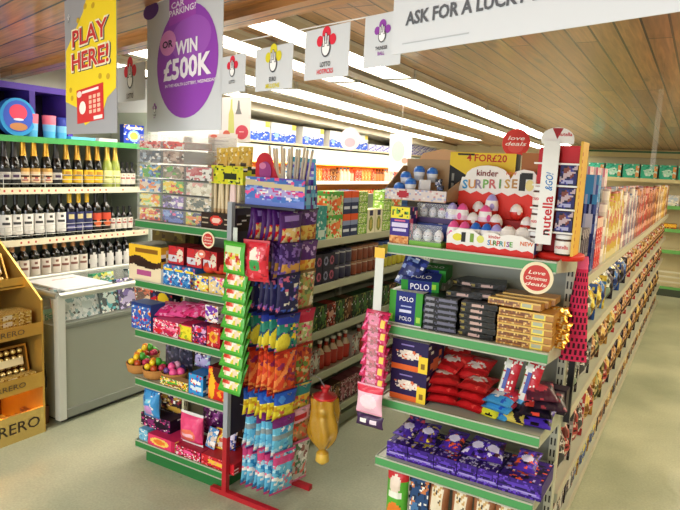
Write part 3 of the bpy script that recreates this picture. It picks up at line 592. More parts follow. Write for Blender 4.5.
BX('purple_sweet_box', 'purple and red carton beside the yellow badge box', 'sweet box', 192.5, 206, z, .09, 2.195, .12, busy(33, 0x8a2a6a, [PK_, 0x40205a, RD, 0xd8a8d0], 8, .6), 0x6a1c50)
BX('red_sweet_box', 'red carton with a yellow flower badge next to the green bags', 'sweet box', 206.5, 220, z, .1, 2.195, .12, art(0xc82430, ('e', .5, .5, .33, .3, 0xe8a828), ('e', .5, .5, .15, .14, 0xd04a28), ('s', 3, .12, [0xf0c0a0, 0x901420])), 0x901420)
for i, (px, c) in enumerate([(160, 0xe0307a), (170, 0xf05aa0), (181, 0xe83a80), (191, 0xd82a60)]):
    m = mbag(.12, .15, .04, art(c, ('s', i, .45, [0xf8a0c8, 0xc01c5a, 0xf47ab0], 8)), cc=c, seed=i); o = m.build('pink_sweet_bag', FILM); o.location = (XZ(px, z+.08, 2.24)+.03, 2.235+.012*i, z+.083+.011*i); o.rotation_euler = (R(-72), 0, R(20-12*i))
    tag(o, 'pink bag of sweets lying on the cartons, %s from the left' % nth(i+1), 'sweet bag', 'pink bags on the middle shelf')
BX('character_box', 'dark blue carton standing at the back of the middle shelf', 'carton', 150, 172, z, .17, 2.42, .08, busy(35, 0x2a2440, [YL, RD, 0x44508a], 7, .5), 0x1a1828)
BX('white_orange_box', 'white and orange carton high at the right of the middle shelf', 'carton', 205, 218, z+.105, .085, 2.24, .1, busy(36, 0xe8d8d0, [OR, RD, 0x7a3ab0, WH], 6, .6), 0xc8b0a0)
BX('support_box', 'red carton carrying the white and orange carton', 'carton', 205, 219, z, .104, 2.32, .1, art(0x8a1c24), 0x6a1018)
# shelf at .45
z = .451
m = M()
def toy_basket(cs, seed):
    o = bpy.data.objects.new('toy_sweet_basket', None); COL.objects.link(o)
    M().lathe([(.05, 0), (.062, .01), (.072, .055), (.068, .055), (.055, .012)], [0x9a6a30, 0xb88040, 0xa06a30, 0x6a4420], 16).build('basket', FABR, o)
    q = random.Random(seed)
    for i in range(9):
        a = i*2*PI/9*1.9; rr = .042 if i < 6 else .018; r_ = q.uniform(.016, .024)
        p = M().lathe([(.003, -r_), (r_*.75, -r_*.7), (r_, 0), (r_*.75, r_*.7), (.003, r_)], cs[i % len(cs)], 10).build('sweet', PLAS, o)
        p.location = (rr*math.cos(a), rr*math.sin(a), .055+(.028 if i >= 6 else .004))
    return Proto(o)
tb1 = toy_basket([0xc8385a, GN, 0xe88a28, YL, 0xb84820], 1); tb2 = toy_basket([PK_, 0x3a3070, 0xe0a0c0, 0x6a4a90], 2)
for i, (px, yy, pr_, l) in enumerate([(137, 2.26, tb1, 'round basket of red, green and orange sweets at the far left'), (153, 2.25, tb1, 'round basket of orange and green sweets, second from the left'), (172, 2.27, tb2, 'round basket of pink and purple sweets'), (145, 2.40, tb1, 'round basket of fruit-coloured sweets in the second row')]):
    pr_.put((XZ(px, z, yy)+.02, yy, z), l, 'basket', 'baskets of sweets')
for i, (px, c) in enumerate([(170, 0x4a4a5c), (183, 0x3a3a50)]):
    BG('grey_sweet_bag', 'grey-blue sweet bag hanging back on the lower shelf, %s one' % ['left', 'right'][i], 'sweet bag', px-7, px+7, z+.0, .2, 2.40, .04, art(c, ('s', 5+i, .3, [0x6a6a80, 0x28283c, 0x8a80a0])), cc=0x5a5a6c)
BX('sweet_carton', 'low cream and orange carton at the front, between baskets and blue box', 'carton', 160, 188, z, .045, 2.19, .05, busy(44, 0xe8d8a0, [OR, GN, 0x8a5a30, YL], 9, .6), 0xb89060)
BX('bright_blue_box', 'small bright blue carton left of the red and orange box', 'sweet box', 188.5, 203, z, .105, 2.19, .14, art(0x3a9ad8, ('r', .15, .55, .85, .75, WH), ('r', .1, .2, .9, .4, 0xd8e8f4), ('s', 6, .15, [RD, BL])), 0x2070b0)
m = mpack(.155, .15, .165, art(0xd02a20, ('d', .25, .95, .0, 0xd8301c), ('s', 14, .3, [0xf0a020, 0xf07828, 0xf4c030], 7), ('e', .45, .95, .28, .42, 0x4a0c10), ('e', .15, .4, .12, .4, 0xf0b828)), 0xb81c1c, top=0x5a1010, n=(16, 18))
o = m.build('red_orange_sweet_box', CARD); o.location = (XZ(220, z, 2.2), 2.275, z+.0005); tag(o, 'red and orange scoop-fronted sweet box at the right end of its shelf', 'sweet box')
BG('purple_toy_bag', 'small purple and grey toy bag behind the bright blue box', 'toy bag', 192, 208, z+.11, .1, 2.26, .04, busy(46, 0x6a5a98, [0xb0a8d8, 0x3a2a60, 0xa8d0e0], 6, .6), cc=0x5a4a88)
# bottom shelf at .10
z = .101
o = mbag(.115, .16, .07, art(0x3f98d8, ('e', .45, .28, .3, .18, 0xc890d0), ('r', .3, .55, .7, .7, 0x80d0f0), ('s', 2, .12, [WH, 0x2060a8])), cc=0x2a70b0, seed=4).build('blue_sweet_bag', FILM); o.location = (XZ(147, .25, 2.19), 2.225, .235); tag(o, 'bright blue sweet bag at the left end, above the pink box', 'sweet bag')
BX('dark_sweet_box', 'dark purple carton under the bright blue bag', 'sweet box', 141, 170, .163, .07, 2.24, .16, busy(51, 0x2c1638, [0x8a2a70, 0x1a0c20, 0xc83a80], 8, .5), 0x24122c)
BX('pink_sweet_box', 'pink sweet box with a yellow panel at the bottom left front', 'sweet box', 148, 175, z, .062, 2.185, .16, art(0xe03a6a, ('e', .42, .5, .34, .34, 0xf0d060), ('e', .42, .5, .22, .2, 0xe87a30), ('r', .85, 0, 1, 1, 0xb81c4a)), 0xc0285a, n=(16, 10))
BX('pale_blue_box', 'small pale blue box at the bottom shelf\'s left corner', 'sweet box', 139, 147.5, z, .062, 2.2, .12, art(0x78c0e0, ('s', 2, .3, [WH, 0x4090c0])), 0x60a8d0)
BG('dark_sweet_bag', 'dark bag with red and gold sweets behind the blue bag', 'sweet bag', 153, 178, .235, .15, 2.30, .06, busy(52, 0x2a1a20, [0x8a2a3a, 0xc8a040, 0x6a2a70], 9, .45), cc=0x1c1014)
o = mbag(.155, .17, .08, art(0xe84a80, ('e', .5, .35, .35, .2, 0xf07a60), ('r', .25, .3, .75, .38, 0xf8c0d0), ('w', .12, .02, 9, 0xd01c4a)), cc=0xe0e0e0, seed=6).build('pink_sweet_bag', FILM); o.location = (XZ(189, z, 2.22), 2.24, z+.055); tag(o, 'large pink sweet bag with folded clear top on the bottom shelf', 'sweet bag')
BX('sweet_carton', 'low red and pink tray under the large pink bag', 'carton', 176, 200, z, .052, 2.19, .17, busy(53, 0xd02a4a, [PK_, 0xf8d0d8, 0x8a1428], 8, .5), 0xa01c38)
BG('purple_sweet_bag', 'purple sweet bag standing behind the pink bag', 'sweet bag', 199, 220, .16, .19, 2.34, .06, busy(54, 0x5a1c5c, [0x8a3a8a, 0x2a0c30, 0xc880c0], 9, .5), cc=0x4a1450)
BX('red_lettered_box', 'red front tray with blue-yellow packs at the bottom right', 'sweet box', 201, 234, z, .055, 2.19, .2, art(0xd02430, ('r', .2, .35, .7, .7, 0xf0c040), ('s', 3, .2, [0xf07a80, 0x901018])), 0xa81824, n=(16, 8))
for i, (px, c, d_) in enumerate([(207, 0x5a9ad0, WH), (216, 0xe8c040, 0xc04a28), (226, 0x3a4aa0, 0xd8d0e8)]):
    BG('sweet_sachet', '%s sachet leaning in the red front tray' % ['pale blue', 'yellow', 'dark blue'][i], 'sachet', px-5, px+6, z+.057, .1, 2.24+.02*i, .03, busy(56+i, c, [d_, 0xd8c8b8], 6, .5), cc=c, rot=(R(-18), 0, R(12*i-10)))
BX('brown_carton', 'brown cardboard carton behind the red front tray', 'carton', 222, 238, z, .2, 2.42, .1, art(0x7a5434), 0x6a4428)
# round signs and clip strip
def round_sign(loc, r, nm, label, txt, rz=0):
    m = M().disc((0, 0, 0), X, Z, r, r, 0xf2e4c0, 32, th=.003).disc((0, -.001, 0), X, Z, r*.8, r*.8, 0xc8322c, 32)
    for i, tx in enumerate(txt): m.text(tx, (0, -.002, r*(.34-.36*i)), X, Z, r*.22, 0xfaf0e0, w=min(1.35, .27*len(tx))*r*.95, shear=.25)
    o = m.build(nm, PAPER); o.location = loc; o.rotation_euler.z = rz; return tag(o, label, 'sign')
def on2(px, py, y): p = P(px, py, 'y', y); return (p.x, y, p.z)
round_sign(on2(208, 240, 2.172), .039, 'round_sign', 'round red and cream deals sign on the sweets unit, the upper one', ['Love', 'Christmas', 'deals'])
p = on2(201.5, 254, 2.17); o = M().disc((0, 0, 0), X, Z, .024, .02, 0xe8806a, 20, th=.003).disc((0, -.001, 0), X, Z, .013, .006, WH, 14).build('round_sign', PAPER); o.location = p; tag(o, 'small coral oval tag just below the deals sign on the sweets unit', 'sign')
round_sign(on2(536.5, 278, 2.142), .056, 'round_sign', 'round red and cream deals sign hanging on the chocolate bar unit', ['Love', 'Christmas', 'deals'])
gb = bag('green_sweet_bag', .14, .095, .03, art(0x4cae34, ('e', .5, .4, .4, .28, 0xe8d0b0), ('s', 7, .6, [0xe05038, 0xf8f0e0, 0xd8d040, 0xf0a090, 0xc83028], 7, (.12, .12, .88, .66)), ('r', .15, .7, .85, .84, 0xc8e8b0)), cc=0x3a9428, n=(12, 10))
stp = M().box(-.012, .012, 0, .002, 0, .72, 0xd0d8d0).build('clip_strip', PLAS); stp.location = (-1.80, 2.135, .60); stp.rotation_euler.y = R(-9)*0; tag(stp, 'narrow clear merchandising strip behind the column of green bags', 'clip strip')
gb.put((XZ(234, 1.15, 2.1), 2.1, 1.115), 'green bag of sweets at the top of the column, seen nearly face on', 'sweet bag', 'green bags on the clip strip', rz=R(-8), sc=(1, 1, 1.55))
for i in range(9):
    z = 1.055-i*.061; px = 233-i*.6
    gb.put((XZ(px, z, 2.1)+.002, 2.1, z-.01), 'green sweet bag tilted forward, %s from the top of the column' % nth(i+2), 'sweet bag', 'green bags on the clip strip', rot=(R(-22), 0, R(-4)))
# ================================================================== RED SWEET RACK
RX0, RX1, RY0, RY1 = -1.85, -1.60, 2.19, 2.45
t = empty('sweet_rack', (-1.73, 2.34, 0), 'red metal floor rack hung with bags of sweets', 'rack')
def RB(m, n, mt=PAINT): o = m.build(n, mt, t); o.location = (1.73, -2.34, 0); return o
RC = 0xb01c28
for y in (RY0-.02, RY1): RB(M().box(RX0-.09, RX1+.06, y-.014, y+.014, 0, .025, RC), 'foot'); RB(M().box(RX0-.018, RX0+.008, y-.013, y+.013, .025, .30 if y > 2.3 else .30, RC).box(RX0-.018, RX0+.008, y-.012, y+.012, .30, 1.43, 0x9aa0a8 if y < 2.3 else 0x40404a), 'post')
m = M()
for z in [.1+.12*k for k in range(12)]: m.tube([(RX0, RY0, z), (RX0, RY1, z)], .003, 0x2a2430, 5)
RB(m, 'wire_grid', CHROME)
RB(M().box(RX0-.02, RX1+.09, RY0-.01, RY1-.08, 1.414, 1.424, 0x2a2a3a), 'top_tray')
RB(M().box(RX0+.0, RX0+.005, RY0, RY1, .30, 1.40, 0x241c34), 'back_board')
hk = M()
BW, P0, P1 = .135, 2.255, 2.385
rowsR = [(1.265, .15), (1.10, .165), (.935, .185), (.76, .18), (.555, .215), (.43, .14), (.262, .19), (.07, .21)]
def A_(bg, *l): return art(bg, *l)
des = [
 ((A_(0x4a1c6a, ('r', .1, .05, .9, .5, 0xe8c880), ('s', 3, .4, [RD, 0xf4e8d0, 0xc87a40], 8, (.1, .05, .9, .5)), ('r', .2, .7, .8, .85, 0xa080c8)), 0x3a1450, 'purple'),
  (A_(0x4a1c6a, ('r', .05, .08, .95, .55, 0xe0c060), ('s', 5, .4, [0xd89040, 0xf0e0a0, 0xb0602c], 8, (.05, .08, .95, .55)), ('s', 9, .2, [0xb090d8], 8, (.1, .62, .9, .9))), 0x341248, 'purple and yellow')),
 ((A_(0x3c1c64, ('r', .1, .05, .9, .45, 0xd8a050), ('s', 6, .3, [0x8060b0])), 0x2a1048, 'dark purple'),
  (A_(0x5a2a7a, ('r', .05, .05, .95, .48, 0xe8b440), ('s', 7, .4, [0xd87a30, 0xf0d880], 7, (.05, .05, .95, .48)), ('s', 9, .25, [0xc8a8e0], 8, (.1, .6, .9, .9))), 0x3a1450, 'violet with a yellow band')),
 ((A_(0x2c2a58, ('s', 8, .4, [0x8a5ab0, 0xd86a8a, 0x4a6ad0, 0xe8e0d0])), 0x201c40, 'dark blue'),
  (A_(0xb89a58, ('s', 10, .75, [0xe8d8a8, 0x9ab060, 0xd87a70, 0x6a7a4a, 0xf4ecd8, 0xc05a40], 9)), 0x7a5a34, 'cream and green mixed')),
 ((A_(0x2e8a78, ('s', 11, .35, [YL, 0xe88ab0, 0x1c4a6a]), ('e', .3, .3, .3, .25, 0xe8d840), ('r', 0, .78, 1, .95, 0x2a3ca0)), 0x262a6a, 'teal and yellow'),
  (A_(0xd8c88a, ('s', 12, .6, [0xa8c878, 0xe87888, 0xf4e8c8, 0xc83a4a], 9), ('r', 0, .68, 1, .95, 0xc8284a)), 0xb02040, 'red-topped cream and green')),
 ((A_(0xd84428, ('s', 13, .5, [0xe8702c, 0xa82818, 0xf09a50, 0x8a2a5a], 8), ('d', .2, .35, .8, 0xf08848)), 0xb02c1c, 'orange-red'),
  (A_(0xc8502c, ('s', 14, .6, [0xe88038, 0xd8c890, 0x6a8a3a, 0x8a2030], 8)), 0x9a2818, 'rust and cream')),
 ((A_(0xe8d838, ('s', 15, .3, [0xf8f090, 0xc8a020, 0xe06a50]), ('r', 0, .58, 1, 1, 0x2458c0), ('e', .3, .75, .15, .12, 0x4a90e8)), 0x1c2a7a, 'blue and yellow'),
  (A_(0xe0c850, ('s', 16, .5, [0xe88a40, 0x3a8a60, 0xf4e8a0, 0xc84a60], 8), ('r', 0, .62, 1, .9, 0x2a8a88)), 0x2a7a70, 'teal-topped yellow')),
 ((A_(0x6ac0e4, ('s', 17, .3, [0xa8e0f4, 0x3a90c8, WH]), ('r', 0, .78, 1, 1, 0x7a2a78), ('r', 0, .5, 1, .6, 0x8a9aa0)), 0x7a2a78, 'light blue'),
  (A_(0xb89468, ('s', 18, .6, [0xe85a3a, 0xf0a070, 0x7a5a3a, 0xd83a3a], 8), ('r', 0, .66, 1, .96, 0xe8b8cc), ('r', .2, .72, .8, .86, 0xc8283a)), 0xe0a8c0, 'pink-headed brown')),
 ((A_(0x68bce0, ('s', 19, .35, [0xb8e4f4, 0x2a88c0, WH, 0xe87898]), ('r', 0, .72, 1, .9, 0xd84a88)), 0xd04a88, 'light blue and pink'),
  (A_(0xc8c8c4, ('s', 20, .5, [0xe86a5a, 0x4a7a5a, 0xf0f0ec, 0x8a5a5a], 8)), 0xd86a9a, 'clear white and red')),
]
RN = ['top', 'second', 'third', 'fourth', 'fifth', 'sixth', 'seventh', 'bottom']
for ri, ((z, h), dd) in enumerate(zip(rowsR, des)):
    for ci, yc in enumerate((P0, P1)):
        fn, cc, cn_ = dd[ci]; hm = M(); zt = z+h-.012
        RB(M().tube([(RX0, yc, zt), (RX1+.05, yc, zt), (RX1+.055, yc, zt+.012)], .0025, 0xb0b0b4, 6), 'hook', CHROME)
        pr_ = bag('sweet_bag', BW, h*1.06, .03, fn, cc=cc, seed=ri*2+ci, crimp=.05, n=(24, 28))
        nb = 6 if ci == 0 else 4
        for k in range(nb):
            x = RX1+.012-k*(.036 if ci == 0 else .045)
            pr_.put((x, yc, z-.01+.004*((k*5+ri) % 3)), '%s bag, rack\'s %s row, %s column, %s from front' % (cn_, RN[ri], ['near', 'far'][ci], nth(k+1)),
                'sweet bag', 'sweet bags hung on the red rack', rot=(R([6, -4, 3, 8, -3, 5][k]), R([0, 3, -3, 2, 4, -2][k]) if ri % 2 else R([-3, 2, 3, -2, 0, 4][k]), R(90-15+[0, 4, -3, 5, 2, 6][k]) if ci == 0 else R(90-12)))
o = mbag(.125, .185, .045, art(0xd8283a, ('e', .5, .62, .2, .2, 0xf0e8d8), ('e', .5, .4, .22, .15, 0x3a9a50), ('s', 3, .15, [0xf07080, 0xa01428])), cc=0xc02030, seed=9).build('red_sweet_bag', FILM); o.location = (XZ(257, 1.2, 2.14), 2.135, 1.092); o.rotation_euler.z = R(15); tag(o, 'bright red sweet bag clipped on the rack\'s near side, facing forward', 'sweet bag')
# display box with tall sticks on the rack's tray
dx0, dx1 = XZ(245, 1.43, 2.2), XZ(304, 1.43, 2.2); dw = dx1-dx0; dxc = (dx0+dx1)/2
t = empty('candy_display_box', (dxc, 2.26, 1.4245), 'blue and pink candy display box with tall sticks on the red rack', 'display box')
fr = art(0x4a78c8, ('s', 22, .45, [0x8aa8e8, PK_, 0xe8e0f4, 0x6a4ac0], 8), ('w', .2, .04, 8, 0x6a80d0), ('d', .72, .9, -.15, 0xd8c8a0), ('r', .2, .35, .9, .6, 0xb0a8e0), ('s', 24, .4, [WH, 0xd04a90], 14, (.2, .35, .9, .6)))
M().box(-dw/2, dw/2, -.058, .035, 0, .10, 0x5a86d0).panel((-dw/2, -.0595, 0), X, Z, dw, .125, fr, 40, 20).panel((dw/2+.001, -.058, 0), Y, Z, .093, .10, busy(4, 0x5aa8d8, [0x8ac8e8, PUR]), 8, 6).build('box', CARD, t)
hp = [(-dw/2, .08), (dw/2, .08), (dw/2, .215), (dw*.08, .235), (dw*.06, .20), (-dw*.1, .20)] 
m = M().extr([(0, .08), (dw/2, .08), (dw/2-.01, .215), (0, .225)], (0, .03, 0), X, Z, -Y, .004, 0x5ab0d0); m.panel((.02, .0285, .10), X, Z, dw/2-.035, .10, art(0x8a78d0, ('s', 25, .4, [WH, 0x5a48b0, 0xb8e0f0], 10)), 10, 8).build('header_card', CARD, t)
m = M().extr([(a, b) for a, b in [(-dw/2+.05+.05*math.cos(q*PI/10), .175+.06*math.sin(q*PI/10)) for q in range(11)]]+[(-dw/2+.0, .10), (-dw*.06, .10)], (0, .01, 0), X, Z, -Y, .004, 0xd83040).disc((-dw/2+.06, .009-.0045, .15), X, Z, .035, .045, 0xb04a90, 16).disc((-dw/2+.045, .008-.0045, .175), X, Z, .02, .015, 0xe88ab8, 12)
m.build('header_disc', CARD, t)
stp_ = Proto(M().lathe([(.005, 0), (.006, .01), (.006, .16), (.003, .165)], [0xa8c8c0, 0xd8c8b0, 0x98b8d8], 8).build('candy_stick', FILM))
for i in range(12):
    stp_.put((dxc-dw*.22+i*.0165, 2.28+.008*(i % 2), 1.50+(.018 if i % 3 else .03)), 'slim wrapped candy stick standing in the display box, %s from the left' % nth(i+1), 'candy stick', 'candy sticks in the display box', rot=(0, R((i-5)*1.6), 0))
# gold sack with a red bow hanging at the far corner
t = empty('gold_gift_sack', (-1.487, 2.46, .235), 'transparent gold cellophane gift sack with red top hanging beside the rack', 'gift sack')
def sk_(u, v):
    a = u*2*PI; rr = (.02+.042*math.sin(min(1, v*3)*PI/2)-.008*v)*(1+.13*math.sin(a*7+v*5)+.06*math.sin(a*3-v*9)); return (rr*math.cos(a), rr*math.sin(a), v*.30)
M().grid(sk_, 42, 14, lambda u, v: 0xd8a82c, True).build('sack', glassy('gold_cellophane', 0xd8a428, .12, .62), t)
M().lathe([(.02, .27), (.045, .29), (.05, .31), (.012, .33), (.02, .36)], [0xc02028, 0xd83030, 0xa01820, 0xc02028], 14).build('red_cap', FILM, t)
M().lathe([(.03, .10), (.04, .14), (.03, .19)], 0xf4e0a0, 12).build('gold_filling', GOLDM, t); M().lathe([(.02, .20), (.04, .225), (.02, .25)], 0xf8e8a0, 12).build('gold_coins', GOLDM, t)
M().tube([(0, 0, .355), (-.03, 0, .40), (-.08, 0, .41)], .002, 0x888888, 5).build('hanging_wire', CHROME, t); t.scale = (1.2, 1.2, .88)
t2 = M().lathe([(.01, -.03), (.035, -.01), (.03, .03), (.012, .045)], [0xd8a82c, 0xe8c050, 0xc89a28], 12).build('gold_gift_sack', FILM); t2.location = (-1.48, 2.45, .188); tag(t2, 'small gold foil bundle hanging just under the gold sack', 'gift sack')
# ================================================================== GOODS ON THE LONG GONDOLA (left one)
def side(pr_, xf, d, y, z, label, cat, group, **k): pr_.put((xf-d/2, y, z+.0005), label, cat, group, rz=k.get('rz', R(90)))
LV = {1.198: 'top', .945: 'second', .675: 'third', .42: 'fourth', .15: 'bottom'}
oj = pack('breakfast_carton', .11, .07, .135, art(0x2c66a8, ('r', .1, .45, .95, .92, 0xf0a028), ('r', 0, .25, 1, .38, 0x1c4a8c), ('e', .5, .68, .3, .16, 0xf8c860)), 0x244f86, sideart=art(0x2c66a8, ('r', .1, .45, .95, .92, 0xf0a028), ('r', 0, .25, 1, .38, 0x1c4a8c), ('e', .5, .68, .3, .16, 0xf8c860)))
tm = pack('tomato_carton', .16, .08, .135, art(0xcfdc9a, ('r', 0, .8, 1, 1, 0x5aa848), ('e', .45, .4, .26, .26, 0xe8642c), ('e', .7, .55, .18, .18, 0xf08a48), ('s', 3, .2, [GN, 0xe84a30, 0xf0f0d0])), 0x8ab86a, sideart=art(0xcfdc9a, ('r', 0, .8, 1, 1, 0x5aa848), ('e', .45, .4, .26, .26, 0xe8642c), ('e', .7, .55, .18, .18, 0xf08a48), ('s', 3, .2, [GN, 0xe84a30, 0xf0f0d0])))
te = pack('teal_carton', .10, .07, .19, art(0x3a9a94, ('s', 2, .25, [0x5ab8b0, 0xd8f0e8]), ('r', .15, .1, .85, .3, 0xc8e0d8)), 0x2c7a74, sideart=art(0x3a9a94, ('s', 2, .25, [0x5ab8b0, 0xd8f0e8]), ('r', .15, .1, .85, .3, 0xc8e0d8)))
db = pack('dark_blue_carton', .085, .08, .135, art(0x22305c, ('r', 0, .72, 1, 1, 0xe85a24), ('r', .1, .2, .9, .32, 0xd8e0f0), ('r', 0, .5, 1, .72, 0x8a9ac0)), 0x1c2848, sideart=art(0x22305c, ('r', 0, .72, 1, 1, 0xe85a24), ('r', .1, .2, .9, .32, 0xd8e0f0), ('r', 0, .5, 1, .72, 0x8a9ac0)))
gp = pack('green_pack', .11, .08, .066, art(0x9ac858, ('s', 6, .4, [0x5aa038, 0xe0f0a0, 0xf0f4d8]), ('r', 0, 0, 1, .08, 0x6a9038)), 0x78a848, sideart=art(0x9ac858, ('s', 6, .4, [0x5aa038, 0xe0f0a0, 0xf0f4d8]), ('r', 0, 0, 1, .08, 0x6a9038)))
wo = pack('olive_pack', .10, .08, .15, art(0xeae6c8, ('e', .5, .38, .3, .32, 0x8a9a40), ('r', .3, .75, .7, .95, 0x2a2a50), ('e', .5, .38, .14, .2, 0xc8b860)), 0xd0c898, sideart=art(0xeae6c8, ('e', .5, .38, .3, .32, 0x8a9a40), ('r', .3, .75, .7, .95, 0x2a2a50), ('e', .5, .38, .14, .2, 0xc8b860)))
seq = [(oj, .11, 2, 'blue carton with orange panel'), (te, .10, 1, 'tall teal carton'), (tm, .16, 2, 'green carton with tomato picture'), (db, .085, 2, 'dark blue carton with orange top'), (db, .085, 2, 'dark blue carton with orange top'), (gp, .11, 4, 'flat green pack'), (wo, .10, 1, 'cream pack with olive picture'), (wo, .10, 1, 'cream pack with olive picture'), (gp, .11, 4, 'flat green pack'), (tm, .16, 2, 'green carton with tomato picture')]
HH = {id(oj): .1355, id(te): .19, id(tm): .1355, id(db): .1355, id(gp): .0665, id(wo): .15}
y = 2.74; i = 0
while y < 6.3:
    pr_, w, st_, nm = seq[i % len(seq)]; i += 1
    for s_ in range(st_ if y < 4.6 else min(st_, 2)):
        side(pr_, -1.825, .08, y+w/2, 1.198+s_*HH[id(pr_)], '%s, %s stack on left gondola\'s top shelf, %s layer' % (nm, nth(i), nth(s_+1)) , 'grocery pack', 'groceries on the left gondola top shelf')
    y += w+.008
jarA = Proto(M().lathe([(.03, 0), (.034, .006), (.034, .068), (.03, .075), (.033, .076), (.033, .088), (.005, .089)], [0x1c1c28, 0x3a3a58, 0xc8c8d0, 0x1a1a24, 0x50506a, 0x2a2a3a], 12).build('dark_jar', PLAS))
jarB = Proto(M().lathe([(.03, 0), (.034, .006), (.034, .068), (.03, .075), (.033, .076), (.033, .088), (.005, .089)], [0x5a2c20, 0x8a4a34, 0xd0b8a0, 0x4a241a, 0xa8785a, 0x7a5a48], 12).build('brown_jar', PLAS))
jarC = Proto(M().lathe([(.03, 0), (.034, .006), (.034, .068), (.03, .075), (.033, .076), (.033, .088), (.005, .089)], [0x8a8420, 0xc8c040, 0x2a4a90, 0xb8b050, 0x3a5aa0, 0x2a4a8a], 12).build('yellow_jar', PLAS))
jbx = pack('jar_carton', .13, .07, .085, art(0x26263c, ('e', .25, .5, .17, .3, 0x8a90b0), ('e', .25, .5, .1, .18, 0x30304c), ('e', .75, .5, .17, .3, 0xb05a78), ('e', .75, .5, .1, .18, 0x5a2a40)), 0x1c1c2c)
y = 2.66; i = 0
while y < 2.95:
    i += 1
    for s_ in range(2): side(jbx, -1.825, .07, y+.065, .945+s_*.0856, 'dark carton with pink oval, %s along, %s layer, left gondola' % (nth(i), nth(s_+1)), 'carton', 'dark oval cartons')
    y += .136
i = 0
while y < 6.3:
    i += 1
    jr, nm = (jarA, 'dark blue jar') if y < 3.25 else (jarB, 'brown jar') if y < 3.62 or y > 4.4 else (jarC, 'yellow and blue jar')
    for s_ in range(2 if y < 4.6 else 1): jr.put((-1.86, y+.035, .9455+s_*.0895), '%s, %s along the left gondola\'s second shelf, %s layer' % (nm, nth(i), nth(s_+1)), 'jar', 'jars on the left gondola')
    y += .072 if y < 4.6 else .15
sb = {}
for key, cols in {'green': (0x2a4a2c, [0x4a7a3a, 0x8a9a4a, 0x1c2c1c]), 'red': (0x8a2420, [0xc83a2c, 0x4a1410, 0xd8a890]), 'brown': (0x5a3a28, [0x8a5a3a, 0x2c1c14, 0xc8a070]), 'pink': (0x8a4a58, [0xc07a88, 0x4a2430, 0xe0c0c0]), 'white': (0xb8b0a8, [0xe0dcd4, 0x8a7a78, 0xc05a5a])}.items():
    sb[key] = pack('grocery_pack', .095, .08, .14, busy(len(key), cols[0], cols[1], 7, .5), cols[0])
sb['bot'] = Proto(M().lathe([(.028, 0), (.032, .01), (.032, .09), (.012, .125), (.012, .15), (.015, .152), (.015, .17)], [0xa83020, 0xc84030, 0xd8c0a0, 0xb83828, 0x8a2018, 0xe8e0d0, 0xe8e0d0][:6], 10).build('sauce_bottle', PLAS))
for z, pal in ((.675, ['green', 'green', 'green', 'red', 'green', 'brown']), (.42, ['bot', 'bot', 'white', 'bot', 'bot', 'bot']), (.15, ['pink', 'pink', 'white', 'pink', 'brown', 'pink'])):
    y = 2.7; i = 0
    while y < (6.2 if z != .42 else 5.5):
        k = pal[i % len(pal)]; i += 1
        (sb[k]).put((-1.865, y+.045, z+.0005), '%s, %s along the left gondola\'s %s shelf' % ({'bot': 'red sauce bottle'}.get(k, k+' grocery pack'), nth(i), LV[z]), 'bottle' if k == 'bot' else 'grocery pack', 'goods on the left gondola %s shelf' % LV[z], rz=R(90))
        y += .102 if k != 'bot' else .075
m = M().box(-.028, .028, -.001, .001, -.06, .0, 0xe88a70); o = m.box(-.02, .02, -.0014, -.001, -.036, -.028, WH).box(-.016, .016, -.0014, -.001, -.048, -.042, WH).build('price_card', PAPER); o.location = (-1.79, 2.70, 1.20); o.rotation_euler = (0, R(-12), R(70)); tag(o, 'tilted salmon-coloured price card on the left gondola top shelf edge', 'price card')
# ================================================================== CHILLER ON THE FAR LEFT WALL
t = empty('open_chiller', (-4.05, 7.2, 0), 'white open-fronted wall chiller glowing warm inside, beyond the left gondola', 'chiller')
def CB(m, n, mt=PAINT): o = m.build(n, mt, t); o.location = (4.05, -7.2, 0); return o
CW = 0xe2e4de; cy0, cy1 = 4.45, 9.7
CB(M().box(-4.24, -3.8, cy0, cy1, 0, .42, CW), 'base'); CB(M().box(-4.24, -4.22, cy0, cy1, .42, 1.80, 0xe09a48), 'back_panel')  # back panel's orange paints in the warm light inside the white cabinet
for y in (cy0, cy1-.03): CB(M().box(-4.24, -3.86, y, y+.03, .42, 1.70, CW), 'side_panel')
CB(M().extr([(-4.24, 1.64), (-3.86, 1.64), (-3.84, 1.70), (-3.86, 1.785), (-4.24, 1.785)], (0, cy1, 0), X, Z, Y, cy1-cy0, 0xc4cfc6), 'canopy')
CB(M().box(-3.86, -3.835, cy0, cy1, 1.625, 1.70, 0xf2f2ee), 'canopy_rail')
for z in (.72, .96, 1.15, 1.42): CB(M().box(-4.22, -3.9, cy0+.03, cy1-.03, z-.012, z, 0xe8c088).box(-3.9, -3.892, cy0+.03, cy1-.03, z-.035, z+.006, 0xfaf6ec), 'shelf')  # tan shelf decks carry the warm interior light in their colour
CB(M().box(-3.96, -3.93, cy0+.1, cy1-.1, 1.61, 1.63, 0xffffff), 'lamp_tube', WARMT)
CB(M().box(-4.24, -3.84, cy0, cy1, 1.802, 1.822, 0xd8c8a0), 'top_shelf')
cs = {'red-capped': [0xd8502c, 0xf0a070, 0xb03020], 'brown': [0x8a4a20, 0xc88848, 0x5a2c14], 'white': [0xf4f0e8, 0xe8e0d0, 0x4a8ad0], 'pink-red': [0xe06a4a, 0xf8c0a0, 0xc83a2c], 'orange': [0xf09a38, 0xf8d080, 0xd86a20]}
cb = {k: Proto(M().lathe([(.03, 0), (.033, .01), (.033, .1), (.013, .135), (.013, .15), (.016, .152), (.016, .165)], [c[0], c[1], c[0], c[0], c[2], c[2]], 10).build('drink_bottle', PLAS)) for k, c in cs.items()}
